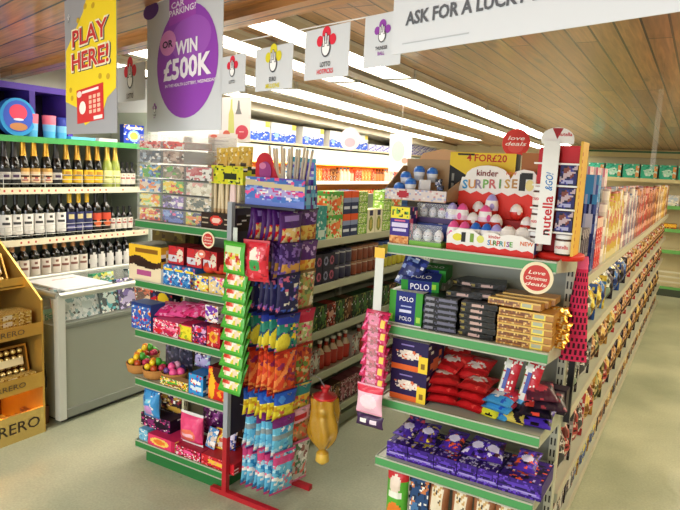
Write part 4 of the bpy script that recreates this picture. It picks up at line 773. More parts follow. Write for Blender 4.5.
cc_ = {k: pack('drink_carton', .075, .07, .15, busy(len(k)+9, c[0], c, 6, .5), c[0], n=(6, 8)) for k, c in cs.items()}
ks = list(cs)
for z, nm in ((1.42, 'upper'), (1.15, 'second')):
    y = 4.9; i = 0
    while y < 8.9:
        i += 1; k = ks[int((y-4.9)/.42*1.7) % 5]; useb = int(y/.5) % 2
        (cb if useb else cc_)[k].put((-3.945, y, z+.0005), '%s drink %s, %s along the chiller\'s %s shelf' % (k, 'bottle' if useb else 'carton', nth(i), nm), 'drink', 'drinks on the chiller %s shelf' % nm, rz=R(90)); y += .088
tp = pack('tissue_pack', .43, .2, .19, art(0xe9eef4, ('w', .42, .07, 9, 0x2a55c8), ('s', 4, .25, [0x6a90e0, 0x1c3a9c, WH], 14, (.05, 0, .95, .5)), ('r', .82, .72, 1, 1, 0xf0d860), ('e', .2, .35, .1, .14, 0x88b0f0)), 0xe8e8e8, n=(26, 16))
ye = [4.86, 5.32, 5.88, 6.44, 6.95]
for i, y in enumerate(ye): tp.put((-3.96, y, 1.8225), 'white and blue tissue multipack on top of the chiller, %s from the left' % nth(i+1), 'tissue pack', 'tissue packs on the chiller', rz=R(90))
rl = pack('blue_white_pack', .2, .12, .085, art(0xdadcf0, ('d', .0, .25, .8, 0x5a5ac0), ('d', -.6, -.3, .8, 0x6a6ad0), ('s', 5, .3, [0x8a8ae0, WH])), 0xd0d0e8, n=(10, 8))
for i in range(11):
    for s_ in range(1 if i < 5 else 2): rl.put((-3.93, 7.32+i*.212, 1.8225+s_*.0855), 'lilac and white roll pack on the chiller top, %s along, %s layer' % (nth(i+1), ['lower', 'upper'][s_]), 'roll pack', 'roll packs on the chiller', rz=R(90))
# ================================================================== CHOCOLATE END UNIT
Z5, Z4, Z3, Z2_, Z1_ = 1.3255, 1.0055, .7005, .4475, .1005; YG = 2.185
BX('party_tin', 'tall purple tin-shaped carton with yellow top at the shelf\'s left end', 'carton', 389, 408, Z5, .145, 2.17, .07, art(0x3c2a88, ('r', 0, 0, 1, .25, 0xd88a4a), ('s', 3, .4, [0xe8b070, 0xb86a38], 9, (0, 0, 1, .25)), ('r', 0, .70, 1, 1, 0xe8dc38), ('s', 5, .3, [0x58a040, 0x2a3a20], 9, (.1, .72, .9, .98)), ('r', .1, .48, .9, .56, 0xd8d0f0), ('r', .15, .36, .85, .44, 0xd8d0f0), ('r', .2, .6, .8, .66, 0xe06a90)), 0x2c1c6a, n=(16, 22))
# clear packs of figures
def blister(w, h, d, cols, label, loc, seed):
    o = empty('clear_figure_pack', loc, label, 'toy pack', 'clear packs of figures')
    m = M().box(-w/2, w/2, -d/2, d/2, 0, .02, [0x78b848, 0x4a3a6a][seed % 2]); m.build('base_card', CARD, o)
    M().box(-w/2, w/2, d/2-.003, d/2, .02, h, [0x28387a, 0x2a2450][seed % 2]).build('back_card', CARD, o)
    n = len(cols)
    for i, c in enumerate(cols):
        r_ = w/n*.42
        e = M().lathe([(r_*.5, .0), (r_*.95, r_*.5), (r_, r_*1.1), (r_*.8, r_*1.9), (r_*.3, r_*2.4), (.002, r_*2.5)], [WH, 0xd8dce8, 0xe8e8f0, c, c], 12).lathe([(r_*.25, 0), (r_*.2, r_*.12)], 0x303040, 8, c=(-r_*.35, -r_*.82, r_*1.2)).lathe([(r_*.25, 0), (r_*.2, r_*.12)], 0x303040, 8, c=(r_*.35, -r_*.82, r_*1.2)).build('figure', PLAS, o); e.location = (-w/2+w/n*(i+.5), -.01, .021)
    M().box(-w/2, w/2, -d/2, -d/2+.001, .02, h, 0xffffff).build('clear_front', CLEAR, o); return o
xa = lambda px, z=Z5, y=2.2: XZ(px, z, y)
blister(xa(443)-xa(411), .085, .08, [0xd8e0ea, 0xc8d8e8, 0xdfe6ee], 'clear pack of pale owl-like figures on the front edge, left of the eggs', ((xa(443)+xa(411))/2, 2.215, Z5), 0)
blister(.15, .075, .08, [0xb8c0e0, 0xc8d0e8, 0xe05a90, 0xe88ab0], 'clear pack of pink and lilac figures behind the owl-like ones', (xa(430, Z5, 2.3)+.02, 2.315, Z5+.086), 1)
BX('support_carton', 'dark blue carton under the upper clear figure pack', 'carton', 412, 448, Z5, .085, 2.27, .1, busy(5, 0x2a3468, [0x4a5aa0, 0x1a2040], 6, .4), 0x1c2448, zr=Z5)
BX('support_carton', 'dark carton carrying the tray of blue-topped toys', 'carton', 405, 447, Z5, .165, 2.40, .12, busy(6, 0x3a3020, [0x6a5a3a, 0x2a2418], 5, .5), 0x2a2418)
x0, x1 = XZ(385, 1.5, 2.28), XZ(446, 1.5, 2.28); w = x1-x0
t = empty('toy_display_tray', ((x0+x1)/2, 2.38, 1.4915), 'open cardboard tray of blue-topped white toys above the figure packs', 'display tray')
M().box(-w/2, w/2, -.10, .10, 0, .004, 0xc8a888).box(-w/2, w/2, -.10, -.096, .004, .045, 0xd8c8c4).panel((-w/2, -.1008, .003), X, Z, w, .042, art(0xdcd0cc, ('s', 3, .3, [0xa8b0d0, 0xe8e4e0, 0xc89090], 16), ('e', .3, .5, .09, .4, 0xb82838)), 30, 6).box(-w/2, w/2, .097, .10, .004, .17, 0xb89870).build('tray', CARD, t)
for sx in (-1, 1): M().extr([(-.10, .0), (.10, .0), (.10, .14 if sx < 0 else .09), (.06, .14 if sx < 0 else .09), (-.10, .045)], (sx*w/2, 0, 0), Y, Z, X*sx, .003, 0xa88a64).build('side_flap', CARD, t)
M().extr([(-w/2+.05, .0), (w/2-.01, .0), (w/2-.03, .045), (w*.1, .055), (-w/2+.07, .035)], (0, .10, .16), X, Z, -Y, .003, 0xd8a878).build('top_flap', CARD, t)
ty_ = Proto(M().lathe([(.019, 0), (.021, .02), (.024, .035), (.022, .048), (.014, .058), (.003, .061)], [0xb8bcc4, 0xd8dae0, 0x2a6ac8, 0x3a80d8, 0x2a60b8], 12).build('blue_topped_toy', PLAS))
cb_ = Proto(M().box(-.02, .02, -.015, .015, 0, .05, 0xe4e4e6, top=0xf4f4f4).build('white_toy_box', CARD))
for i, (px, yy, dz) in enumerate([(399, 2.31, .004), (410, 2.31, .025), (405, 2.36, .05), (418, 2.38, .075), (431, 2.40, .07), (424, 2.34, .03)]):
    pr_ = cb_ if i == 5 else ty_; pr_.put((XZ(px, 1.52, yy), yy, 1.4965+dz), ['front-left blue-topped toy in the cardboard tray', 'second blue-topped toy in the front of the tray', 'blue-topped toy in the tray\'s middle left', 'blue-topped toy at the back centre of the tray', 'blue-topped toy at the back right of the tray', 'small white box tilted among the blue-topped toys'][i], 'toy', 'toys in the cardboard tray', rz=R(8*i))
for i, (px, dz) in enumerate([(433, .01), (439, .03), (437, .055)]):
    BX('dark_trinket', 'small dark figure hung at the tray\'s right side, %s' % ['lowest', 'middle', 'highest'][i], 'toy', px-3, px+3, 1.4965+dz, .03, 2.30+i*.03, .015, busy(i+70, 0x2a2c38, [0x5a6a90, 0x14141c, 0xb0b0c0], 5, .5), 0x1c1c24, zr=1.5)
# black box with a yellow offer band
x0, x1 = XZ(447, 1.5, 2.46), XZ(512, 1.5, 2.46); w = x1-x0; h = .37; zt = h
t = M().box(-w/2, w/2, 0, .07, 0, h, 0x16140f); t.poly((-w/2, -.001, 0), X, Z, [(.0, h), (0, h*.86), (w*.5, h*.66), (w, h*.66), (w, h)], 0xf0cf30)
for tx, u, hh in (('4', .3, .028), ('FOR', .52, .028), ('£20', .76, .028)): t.text(tx, (-w/2+w*u, -.002, h*.945), X, Z, hh, 0xc8341c, bold=.02)
t.box(-w*.38, -w*.12, -.002, 0, h-.012, h-.004, 0x3a3020)
for k in range(5): t.box(-w/2+.012, -w/2+.022, -.001, 0, h*.25+k*.04, h*.25+k*.04+.03, 0x8a8a80); t.box(-w/2+.045, -w/2+.055, -.001, 0, h*.08+k*.04, h*.08+k*.04+.03, 0x6a6a64)
o = t.build('black_offer_box', CARD); o.location = ((x0+x1)/2, 2.465, Z5); tag(o, 'tall black carton with a yellow and red offer band, behind the chocolate eggs', 'carton')
# egg display
x0, x1 = XZ(446, Z5, 2.19), XZ(533, Z5, 2.19); w = x1-x0
t = empty('egg_display_box', ((x0+x1)/2, 2.30, Z5+.0005), 'white and red display box full of small chocolate eggs with tall printed header', 'display box')
def wave(u, a, b, n=9): return a+b*abs(math.sin(u*n))
pts = [(-w/2, 0), (w/2, 0), (w/2, .055), (w*.36, .075), (w*.22, .077), (w*.12, .07), (w*.06, .078), (-w*.02, .078), (-w*.1, .062), (-w*.2, .082), (-w*.36, .082), (-w*.46, .065), (-w/2, .05)]
m = M().extr(pts, (0, -.11, 0), X, Z, -Y, .004, 0xf4f2ee)
m.poly((0, -.1108, 0), X, Z, [(-w/2, 0), (w/2, 0), (w/2, .018)]+[(w/2-w*k/16, .02+.006*(k % 2)) for k in range(1, 16)]+[(-w/2, .024)], 0xe02a20)
for i, ch in enumerate('SURPRISE'): m.text(ch, (w*(-.0+.036*i), -.1115, .042), X, Z, .018, [0x2a80c8, 0xe88a28, 0x58a83c, 0xd8404a, 0x2a9a98, 0xe8b020, 0x9a4a9a, 0x58a83c][i], bold=.02)
m.text('kinder', (w*.06, -.1115, .064), X, Z, .012, 0xc82820, bold=.012)
m.disc((-w*.37, -.1112, .05), X, Z, .02, .014, 0xe8dc3c, 14); m.obox((-w*.30, -.1115, .052), X, Z, -Y, .008, .018, .0005, 0x202020).obox((-w*.2, -.1115, .052), X, Z, -Y, .007, .016, .0005, 0x78a03a).disc((-w*.1, -.1112, .05), X, Z, .014, .014, 0xe0e070, 12).text('NEW', (w*.42, -.1115, .05), X, Z, .014, 0xe06a20, bold=.02)
m.build('front_panel', CARD, t)
M().box(-w/2, w/2, -.106, .12, 0, .012, 0xd02420).box(w/2-.003, w/2, -.106, .12, .012, .055, 0x28489a).box(-w/2, -w/2+.003, -.106, .12, .012, .05, 0xd02420).box(-w/2+.003, w/2-.003, -.02, .12, .012, .075, 0x8a1818).box(-w/2+.06, w/2-.003, .05, .12, .075, .115, 0xa01c1c).build('stepped_tray', CARD, t)
hx0, hx1 = XZ(458, 1.5, 2.42)-(x0+x1)/2, XZ(534, 1.5, 2.42)-(x0+x1)/2; hw = hx1-hx0
pts = [(hx0+.01, .0), (hx1, .0), (hx1, .29), (hx1-.012, .305), (hx1-.05, .31), (hx1-.08, .30)]+[(hx0+hw*(.38-.3*math.sin((k/8-.5)*PI)), .27+.05*math.cos((k/8-.5)*PI)) for k in range(9)]+[(hx0+.012, .27), (hx0, .22)]
m = M().extr(pts, (0, .115, 0), X, Z, -Y, .004, 0xf2efe8, 0xd8301c)
m.poly((0, .1142, 0), X, Z, [(hx0+.01, .0), (hx1, 0), (hx1, .205)]+[(hx1-hw*k/12, .205+.012*(k % 2)-.0*k) for k in range(1, 12)]+[(hx0, .212)], 0xe0301f)
for i, ch in enumerate('SURPRISE'): m.text(ch, (hx0+hw*(.09+.093*i), .112, .242+.012*(i/7)), X, Z, .034, [0x3a9ad0, 0xd89a50, 0x9a8aa0, 0x7ab05a, 0xc86a6a, 0x6a9a5a, 0xc8a050, 0xb88a50][i], bold=.025)
m.text('kinder', (hx0+hw*.38, .112, .29), X, Z, .024, 0x7a1c1c, bold=.015).text('NEW', (hx1-.095, .112, .292), X, Z, .012, 0xd8682c, bold=.02)
m.obox((hx1-.05, .113, .26), X, Z, -Y, .012, .032, .0006, 0x202020).obox((hx1-.035, .1128, .285), X, Z, -Y, .022, .012, .0006, 0x181818).disc((hx1-.022, .113, .25), X, Z, .016, .022, 0xe8dc90, 14)
m.build('header_card', CARD, t)
def egg(top, band, nm): 
    return Proto(M().lathe([(.008, 0), (.018, .006), (.024, .02), (.0245, .032), (.021, .046), (.012, .058), (.003, .062)], [0xc8281e, 0xd8382c, band, WH, top, top], 14).disc((0, -.0248, .030), X, Z, .008, .009, top, 10).build('chocolate_egg', FILM))
ek = {'pink-topped': egg(0xe85a9a, 0xf0d0e0, 0), 'blue and white': egg(0x2a6ac8, 0xe8eef8, 0), 'white and red': egg(0xf0ece4, 0xd83428, 0), 'lilac': egg(0xa8a0e0, 0xe8e4f8, 0)}
cx_ = (x0+x1)/2
for i, (px, k) in enumerate([(452, 'pink-topped'), (463, 'pink-topped'), (474, 'blue and white'), (485, 'blue and white'), (495, 'lilac')]): ek[k].put((XZ(px, 1.4, 2.22), 2.238, Z5+.0135+.0), '%s chocolate egg in the front row, %s from the left' % (k, nth(i+1)), 'chocolate egg', 'chocolate eggs in the display', rz=R(10*i), sc=(1.08, 1.08, 1.5))
for i, (px, k) in enumerate([(452, 'lilac'), (462, 'pink-topped'), (473, 'white and red'), (485, 'pink-topped'), (496, 'white and red'), (527, 'white and red')]): ek[k].put((XZ(px, 1.44, 2.31), 2.31, Z5+.0765), '%s chocolate egg in the raised second row, %s from the left' % (k, nth(i+1)), 'chocolate egg', 'chocolate eggs in the display', rz=R(25*i-30))
for i, (px, k) in enumerate([(478, 'white and red'), (491, 'lilac'), (516, 'white and red')]): ek[k].put((XZ(px, 1.48, 2.38), 2.385, Z5+.1165), '%s chocolate egg in the back row, %s from the left' % (k, nth(i+1)), 'chocolate egg', 'chocolate eggs in the display', rz=R(20*i))
be = Proto(M().lathe([(.012, 0), (.03, .012), (.038, .035), (.036, .055), (.028, .075), (.012, .09), (.003, .094)], [0xd8281e, 0xd8281e, 0xf4f0ea, 0xe8e4de, 0xf4f0ea, 0xe03428], 16).disc((0, -.0385, .045), X, Z, .016, .012, 0xe03a2a, 12).build('large_chocolate_egg', FILM))
for i, (px, yy) in enumerate([(508, 2.235), (522, 2.245)]): be.put((XZ(px, 1.38, yy), yy, Z5+.0135), 'large white and red chocolate egg at the display\'s front right, %s one' % ['left', 'right'][i], 'chocolate egg', 'large chocolate eggs')
# spread tower
x0, x1 = XZ(532, Z5, 2.19), XZ(582, Z5, 2.19); w = x1-x0; cx_ = (x0+x1)/2
cx_ -= .013
t = empty('chocolate_spread_tower', (cx_, 2.30, Z5+.0005), 'tall white and red cardboard tower of chocolate spread snacks at the shelf\'s right end', 'display stand')
M().lathe([(.001, 0), (w*.5, 0), (w*.52, .01), (w*.5, .02), (.001, .02)], 0xd82a20, 24).build('base', CARD, t)
xr = lambda px, z=1.5, y=2.2: XZ(px, z, y)-cx_-.013
fx0, fx1 = xr(542, 1.5), xr(558, 1.5)
m = M().box(fx0, fx1, -.105, -.10, .055, .41, 0xf2f2f0).text('nutella', ((fx0+fx1)/2+.004, -.106, .155), Z, -X, .032, 0xc8202a, w=.135, bold=.02).text('n', ((fx0+fx1)/2+.004, -.1065, .0965), Z, -X, .024, 0x201818, w=.018, bold=.02).text('&GO!', ((fx0+fx1)/2+.002, -.106, .272), Z, -X, .024, 0x1c78c0, w=.062, bold=.012, shear=.3)
m.build('front_fin', CARD, t)
fc = (fx0+fx1)/2+.014; 
M().extr([(fc-.05, .40), (fc+.055, .40)]+[(fc+.055*math.cos(a*PI/10), .415+.04*math.sin(a*PI/10)) for a in range(11)], (0, -.098, 0), X, Z, -Y, .004, 0xf0eeec).poly((0, -.0985, 0), X, Z, [(fc-.018, .452), (fc, .415), (fc+.018, .452)], 0xa01820).text('nutella', (fc+.025, -.099, .432), X, Z, .012, 0xc8202a, w=.045, bold=.02).build('header_disc', CARD, t)
M().box(xr(535), xr(539), -.05, .03, .02, .39, 0xc82028).box(xr(535), xr(580), .025, .03, .02, .40, 0xc82028).box(xr(558), xr(576), -.06, .025, .335, .395, 0xc8202c).box(xr(535), xr(546), -.06, .025, .27, .38, 0xc8202c).build('red_panels', CARD, t)
for z in (.095, .175, .255, .33): M().box(xr(533), xr(578), -.09, .025, z, z+.006, 0xf0eeea).build('shelf', CARD, t)
m = M().box(xr(577.5), xr(580), -.085, .03, .02, .41, 0xe8b848)
for k in range(14): m.box(xr(580), xr(580)+.0006, -.078, -.07, .05+k*.024, .062+k*.024, 0xc0582c)
m.build('side_wall', CARD, t)
dk = pack('snack_pack', .056, .05, .07, art(0x1c1c5c, ('e', .5, .62, .36, .28, 0x7a3a2c), ('d', .1, .4, .6, 0xc0a8b0), ('r', .15, .12, .85, .24, 0xa8a8d0), ('s', 3, .15, [0x3a3a90, 0x0c0c30])), 0x6a1420)
for i, z in enumerate((.102, .182, .262)): dk.put((cx_+xr(568), 2.24, Z5+z), 'dark blue snack pack in the tower\'s right face, %s' % ['lowest', 'middle', 'highest'][i], 'snack pack', 'dark packs in the spread tower')
jr = Proto(M().lathe([(.026, 0), (.03, .006), (.031, .05), (.027, .056), (.029, .057), (.029, .07), (.002, .071)], [0x3a1c14, 0xf0ebe4, 0x4a2418, 0x4a2418, 0xf2f2f2, 0xf2f2f2], 14).text('nutella', (0, -.0315, .03), X, Z, .013, 0xc8202a, w=.042, bold=.02).build('spread_jar', PLAS))
jr.put((cx_+xr(565, 1.36), 2.235, Z5+.021), 'chocolate spread jar standing on the tower\'s red base', 'jar')
jr.put((cx_+xr(539.5), 2.245, Z5+.021), 'spread pot at the bottom of the tower\'s left face', 'jar', 'pots in the spread tower', sc=(.8, .8, 1))
for i, z in enumerate((.102, .182)): jr.put((cx_+xr(539.5), 2.245, Z5+z), 'spread pot in the tower\'s left face, %s from the bottom' % nth(i+2), 'jar', 'pots in the spread tower', sc=(.8, .8, 1))
# cartons behind tower
BX('brown_carton', 'plain brown cardboard carton standing behind the egg display', 'carton', 514, 536, Z5, .375, 2.47, .06, art(0xb07038, ('r', .3, .55, .85, .8, 0x6a6a60), ('r', .36, .58, .8, .77, 0xd8d0b8)), 0x9a6030)
# ---- second shelf: mint boxes
def polo(u, v): return art(0x3f9a34, ('r', .22, 0, .80, 1, 0x1c2a78), ('r', 0, 0, 1, .03, 0xe8e8e8), ('r', .36, .53, .68, .6, 0xa8b0e0), ('r', .32, .36, .70, .44, 0xd8dcf8), ('r', .04, .12, .14, .3, 0xa8d850), ('r', .86, .12, .96, .3, 0xa8d850))(u, v)
pt = [('POLO', .02, .78, .13, 0xf4f4ff, .42), ('POLO', .02, .2, .12, 0xf4f4ff, .36)]
BX('mint_box', 'green and navy mint box standing upright at the left end', 'mint box', 388, 421, Z4, .135, YG, .16, polo, 0x2f8a2c, top=0xc8c8c0, txt=pt, n=(20, 12))
m = mpack(.15, .09, .05, art(0x2f8f36, ('r', .2, .0, .8, 1, 0x1c2a78), ('r', .8, .3, .92, .8, 0xa0d040)), 0x2c8430, top=0x1c2a78, txt=[('POLO', 0, .5, .5, 0xf4f4ff, .5)]); m.text('POLO', (0, -.005, .0508), X, Y, .03, WH, w=.08)
o = m.build('mint_box', CARD); o.location = (XZ(419, 1.17, 2.25), 2.28, Z4+.140); o.rotation_euler = (R(14), 0, R(14)); tag(o, 'green and navy mint box lying tilted on top of the upright one', 'mint box')
o = mpack(.15, .10, .05, art(0x2f8f36, ('r', .2, .0, .8, 1, 0x1c2a78)), 0x2c8430, top=0x2a7a34, txt=[('POLO', 0, .5, .5, 0xf4f4ff, .5)]).text('POLO', (.02, -.005, .0508), X, Y, .028, WH, w=.07).build('mint_box', CARD); o.location = (XZ(432, 1.2, 2.4), 2.40, Z4+.165); o.rotation_euler = (R(8), 0, R(5)); tag(o, 'third mint box lying behind, darker green top visible', 'mint box')
BX('support_carton', 'pale carton hidden beneath the rearmost mint box', 'carton', 415, 440, Z4, .155, 2.36, .1, art(0xb8bab0), 0xb0b0a8)
o = mbag(.10, .13, .04, art(0x1c2a6a, ('s', 4, .35, [0xe8ecff, 0x3a4aa0, 0x8aa0d8], 6)), cc=0x24307a, seed=3).build('mint_bag', FILM); o.location = (XZ(406, 1.25, 2.25), 2.26, Z4+.185-.045); o.rotation_euler = (R(-10), R(18), R(10)); tag(o, 'navy mint bag propped up above the mint boxes', 'mint bag')
def barstack(px0, px1, nl, art_, side_, nm, lab, z0=Z4, hh=.0225, yf=YG, dd=.13, extra=0, skew=3, grp=None, txt=None):
    x0, x1 = XZ(px0, z0, yf), XZ(px1, z0, yf); w = x1-x0
    m = mpack(w-.003, dd, hh-.0015, art_, side_, n=(20, 4), txt=txt)
    pr_ = Proto(m.build(nm, FILM)); q = random.Random(px0)
    for i in range(nl): pr_.put(((x0+x1)/2+q.uniform(-.002, .002), yf+dd/2+q.uniform(0, .006), z0+.0003+i*hh), '%s, %s from the bottom of the stack' % (lab, nth(i+1)), 'chocolate bar', grp or lab+' stack', rz=R(q.uniform(-skew, skew)))
    return pr_
bk1 = art(0x1c1a20, ('s', 3, .25, [0x5a5a70, 0x2a2a34], 16), ('r', .45, .3, .95, .7, 0x6a6a80), ('r', .05, .35, .3, .65, 0x8a8a98))
bk2 = art(0x14120f, ('r', .28, .3, .62, .7, 0xc8a8a0), ('r', .0, .2, .12, .8, 0x8a7a3a), ('s', 3, .1, [0x3a2a20], 16))
b1 = barstack(422, 455, 6, bk1, 0x15131a, 'chocolate_bar', 'black and grey wrapped bar')
bY = barstack(453, 463, 5, art(0xc8b060, ('r', 0, 0, .2, 1, 0x2a2418), ('s', 3, .3, [0xf0e0a0])), 0x2a2418, 'chocolate_bar', 'pale gold bar end', yf=YG-.006, dd=.05) if False else None
b2 = barstack(458, 494, 6, bk2, 0x100e0c, 'chocolate_bar', 'black wrapped bar with pink mark')
for i, (px, yy, zz) in enumerate([(462, 2.24, 6), (474, 2.30, 6), (486, 2.26, 6.2), (470, 2.36, 7), (484, 2.34, 7.2)]): b2.put((XZ(px, 1.15, yy), yy+.06, Z4+.0003+zz*.0225), 'loose black bar lying across the stacks, %s' % ['front left', 'middle left', 'front right', 'back left', 'back right'][i], 'chocolate bar', 'loose black bars', rz=R([8, -12, 10, -6, 14][i]))
gd = art(0xb8803a, ('r', .02, .25, .6, .75, 0x7a4824), ('r', .64, .05, .86, .95, 0xf0dc60), ('r', .67, .25, .83, .7, 0xb0b8a0), ('s', 3, .35, [0xd8a858, 0x9a6228, 0xe8c880], 22, (0, 0, .62, 1)), ('r', .0, .8, 1, 1, 0xe0b860))
g1 = barstack(495, 550, 5, gd, 0xa87430, 'gold_wrapped_bar', 'gold and brown wrapped bar', hh=.0265, skew=1.5)
for i in range(3): g1.put((XZ(520, 1.15, 2.28)+.01*i, 2.27+.05*i, Z4+.0003+5*.0265+.003*i), 'gold bar lying on top of the gold stack, %s' % ['front', 'middle', 'back'][i], 'chocolate bar', 'loose gold bars', rot=(R(-3), 0, R(-3+3*i)))
fe = Proto(mbag(.07, .05, .028, art(0xd89a30, ('s', 8, .5, [0xf8d870, 0xa8681c, 0xf8f0b0], 7)), cc=0xe8b840, seed=8).build('gold_sachet', GOLDM))
for i in range(6): fe.put((XZ(555+(i % 2)*3, 1.03, 2.24)-.004, 2.255+.02*(i % 3), Z4+.001+i*.022), 'crinkled gold sachet at the right of the gold bars, %s from the bottom' % nth(i+1), 'sachet', 'gold sachets', rot=(R(-60), 0, R(20*(i % 3)-10)))
# ---- third shelf
def finger(u, v): return art(0x24164c, ('r', 0, 0, 1, .16, 0xe0662c), ('e', .48, .52, .34, .16, 0xe8dcd0), ('s', 9, .35, [0xd8704a, 0x24164c, 0xf4ece0], 14, (.12, .35, .85, .68)), ('r', .76, .0, 1, .55, 0xf0cf38), ('r', .82, .12, .94, .3, 0x8a6a20), ('r', .25, .8, .6, .88, 0x8a7ac0))(u, v)
for i in range(2):
    BX('biscuit_box', 'purple and orange biscuit box with yellow tag, %s of the pair' % ['lower', 'upper'][i], 'biscuit box', 390, 426, Z3+i*.124, .122, YG, .17, finger, 0x2a1a50, top=0xb8b4b0, n=(24, 20), zr=Z3+.06)
o = M().add([(-.075, 0, 0), (.075, 0, 0), (.085, .12, .03), (-.06, .12, .03), (-.075, 0, -.002), (.075, 0, -.002), (.085, .12, .028), (-.06, .12, .028)], [(0, 1, 2, 3), (7, 6, 5, 4), (0, 4, 5, 1), (1, 5, 6, 2), (2, 6, 7, 3), (3, 7, 4, 0)], 0xc8c8c8).build('cardboard_flap', CARD); o.location = (XZ(410, .96, 2.2), 2.2, Z3+.252); tag(o, 'pale grey cardboard lid flap lying open on the biscuit boxes', 'cardboard flap')
rdb = mpack(.11, .15, .038, art(0xb81c20, ('s', 4, .25, [0xd83a38, 0x80101a]), ('r', .05, .3, .5, .7, 0xd84a44)), 0xa0181c, top=0xc42428)
rdb.text('&&', (0, -.02, .0388), X, Y, .001, 0xc42428)
def redbag(seed): return bag('red_chocolate_bag', .12, .16, .042, art(0xc01f24, ('r', .0, .55, .3, 1, 0x3a5a8a), ('e', .5, .5, .34, .14, 0xd8c8c0), ('s', seed, .2, [0xe04a44, 0x8a1018, 0xd83030]), ('r', .1, .2, .9, .3, 0x9a1418)), cc=0xa8161c, seed=seed)
rbg = [redbag(1), redbag(2)]
for c, (px, nlay) in enumerate([(441, 3), (466, 3)]):
    for i in range(nlay): rbg[(i+c) % 2].put((XZ(px, Z3, YG+.02)+.004*i, 2.195+.004*i, Z3+.022+i*.036), 'red chocolate bag lying in the %s pile, %s from the bottom' % (['left', 'right'][c], nth(i+1)), 'chocolate bag', 'red chocolate bags', rot=(R(-84), 0, R([8, -14][c]+5*i)))
for i, (px, yy, zz) in enumerate([(446, 2.33, .115), (474, 2.34, .105), (458, 2.40, .14)]): rbg[i % 2].put((XZ(px, .83, yy), yy-.05, Z3+zz), 'red chocolate bag at the back of the shelf, %s' % ['left', 'right', 'topmost'][i], 'chocolate bag', 'red chocolate bags', rot=(R(-70), 0, R(-16+14*i)))
BX('support_carton', 'dark red carton supporting the rear red bags', 'carton', 432, 478, Z3, .09, 2.37, .13, art(0x7a1418), 0x6a1014)
sl = mbag(.11, .16, .03, art(0xd8dcde, ('r', 0, 0, 1, .3, 0x3f9ad8), ('r', .55, .3, 1, 1, 0xc83048), ('s', 4, .2, [0x2a5ac0, WH]), ('r', .25, .45, .4, .85, 0x2a4aa8)), cc=0x4aa0d8, seed=3); slp = Proto(sl.build('striped_snack_bag', FILM))
for i in range(3): slp.put((XZ(492, Z3, 2.2)+.004*i, 2.195, Z3+.018+.026*i), 'blue and red snack bag in the centre pile, %s from the bottom' % nth(i+1), 'snack bag', 'striped snack bags', rot=(R(-82), 0, R(-18+4*i)))
for i, px in enumerate((506, 527)):
    o = mbag(.068, .20, .03, art(0xd8dad4, ('r', .5, .22, 1, 1, 0xc02438), ('r', 0, 0, 1, .2, 0x5aa8e0), ('r', 0, .2, .12, 1, 0x5a6a3a), ('s', 3, .12, [WH, 0xb81828])), cc=0xb8c0b8, seed=5+i).obox((-.008, -.0185, .11), Z, -X, -Y, .04, .007, .0004, 0x1c3a9a).build('wafer_bag', FILM)
    o.location = (XZ(px-3, .75, 2.3), 2.27, Z3+.035); o.rotation_euler = (R(-16), R(8), 0); tag(o, 'white, red and blue wafer bag standing upright, %s one' % ['left', 'right'][i], 'snack bag', 'upright wafer bags')
for i, (px, yy, zz, c, d_, nm) in enumerate([(482, 2.20, .014, 0xe0e038, 0x6a8a2a, 'lime yellow'), (508, 2.20, .014, 0xd8c860, 0x1c1624, 'black and yellow'), (512, 2.26, .045, 0x2a2a38, 0xc8c8d0, 'black and silver'), (534, 2.205, .015, 0x4a30b0, 0x7a60e8, 'violet'), (534, 2.215, .048, 0x1a1426, 0xe04a3c, 'black with red print'), (549, 2.24, .075, 0x2c1c2c, 0x8a3040, 'dark maroon'), (541, 2.25, .10, 0x4a1c30, 0xb03a48, 'maroon')]):
    o = mbag(.115, .15, .034, art(c, ('s', i+2, .4, [d_, c, 0x14101a], 5), ('e', .5, .5, .22, .18, d_)), cc=c, seed=i+3).build('chocolate_bag', FILM); o.location = (XZ(px, Z3, yy), yy-.01, Z3+.005+zz); o.rotation_euler = (R(-80), 0, R(-14+6*i)); tag(o, '%s chocolate bag lying at the shelf\'s right side' % nm, 'chocolate bag')
o = M().box(-.07, .07, -.002, .06, 0, .10, 0x2c1c2c).build('support_carton', CARD); o.location = (XZ(546, .75, 2.4), 2.42, Z3+.0005); tag(o, 'dark carton behind the maroon chocolate bags', 'carton')
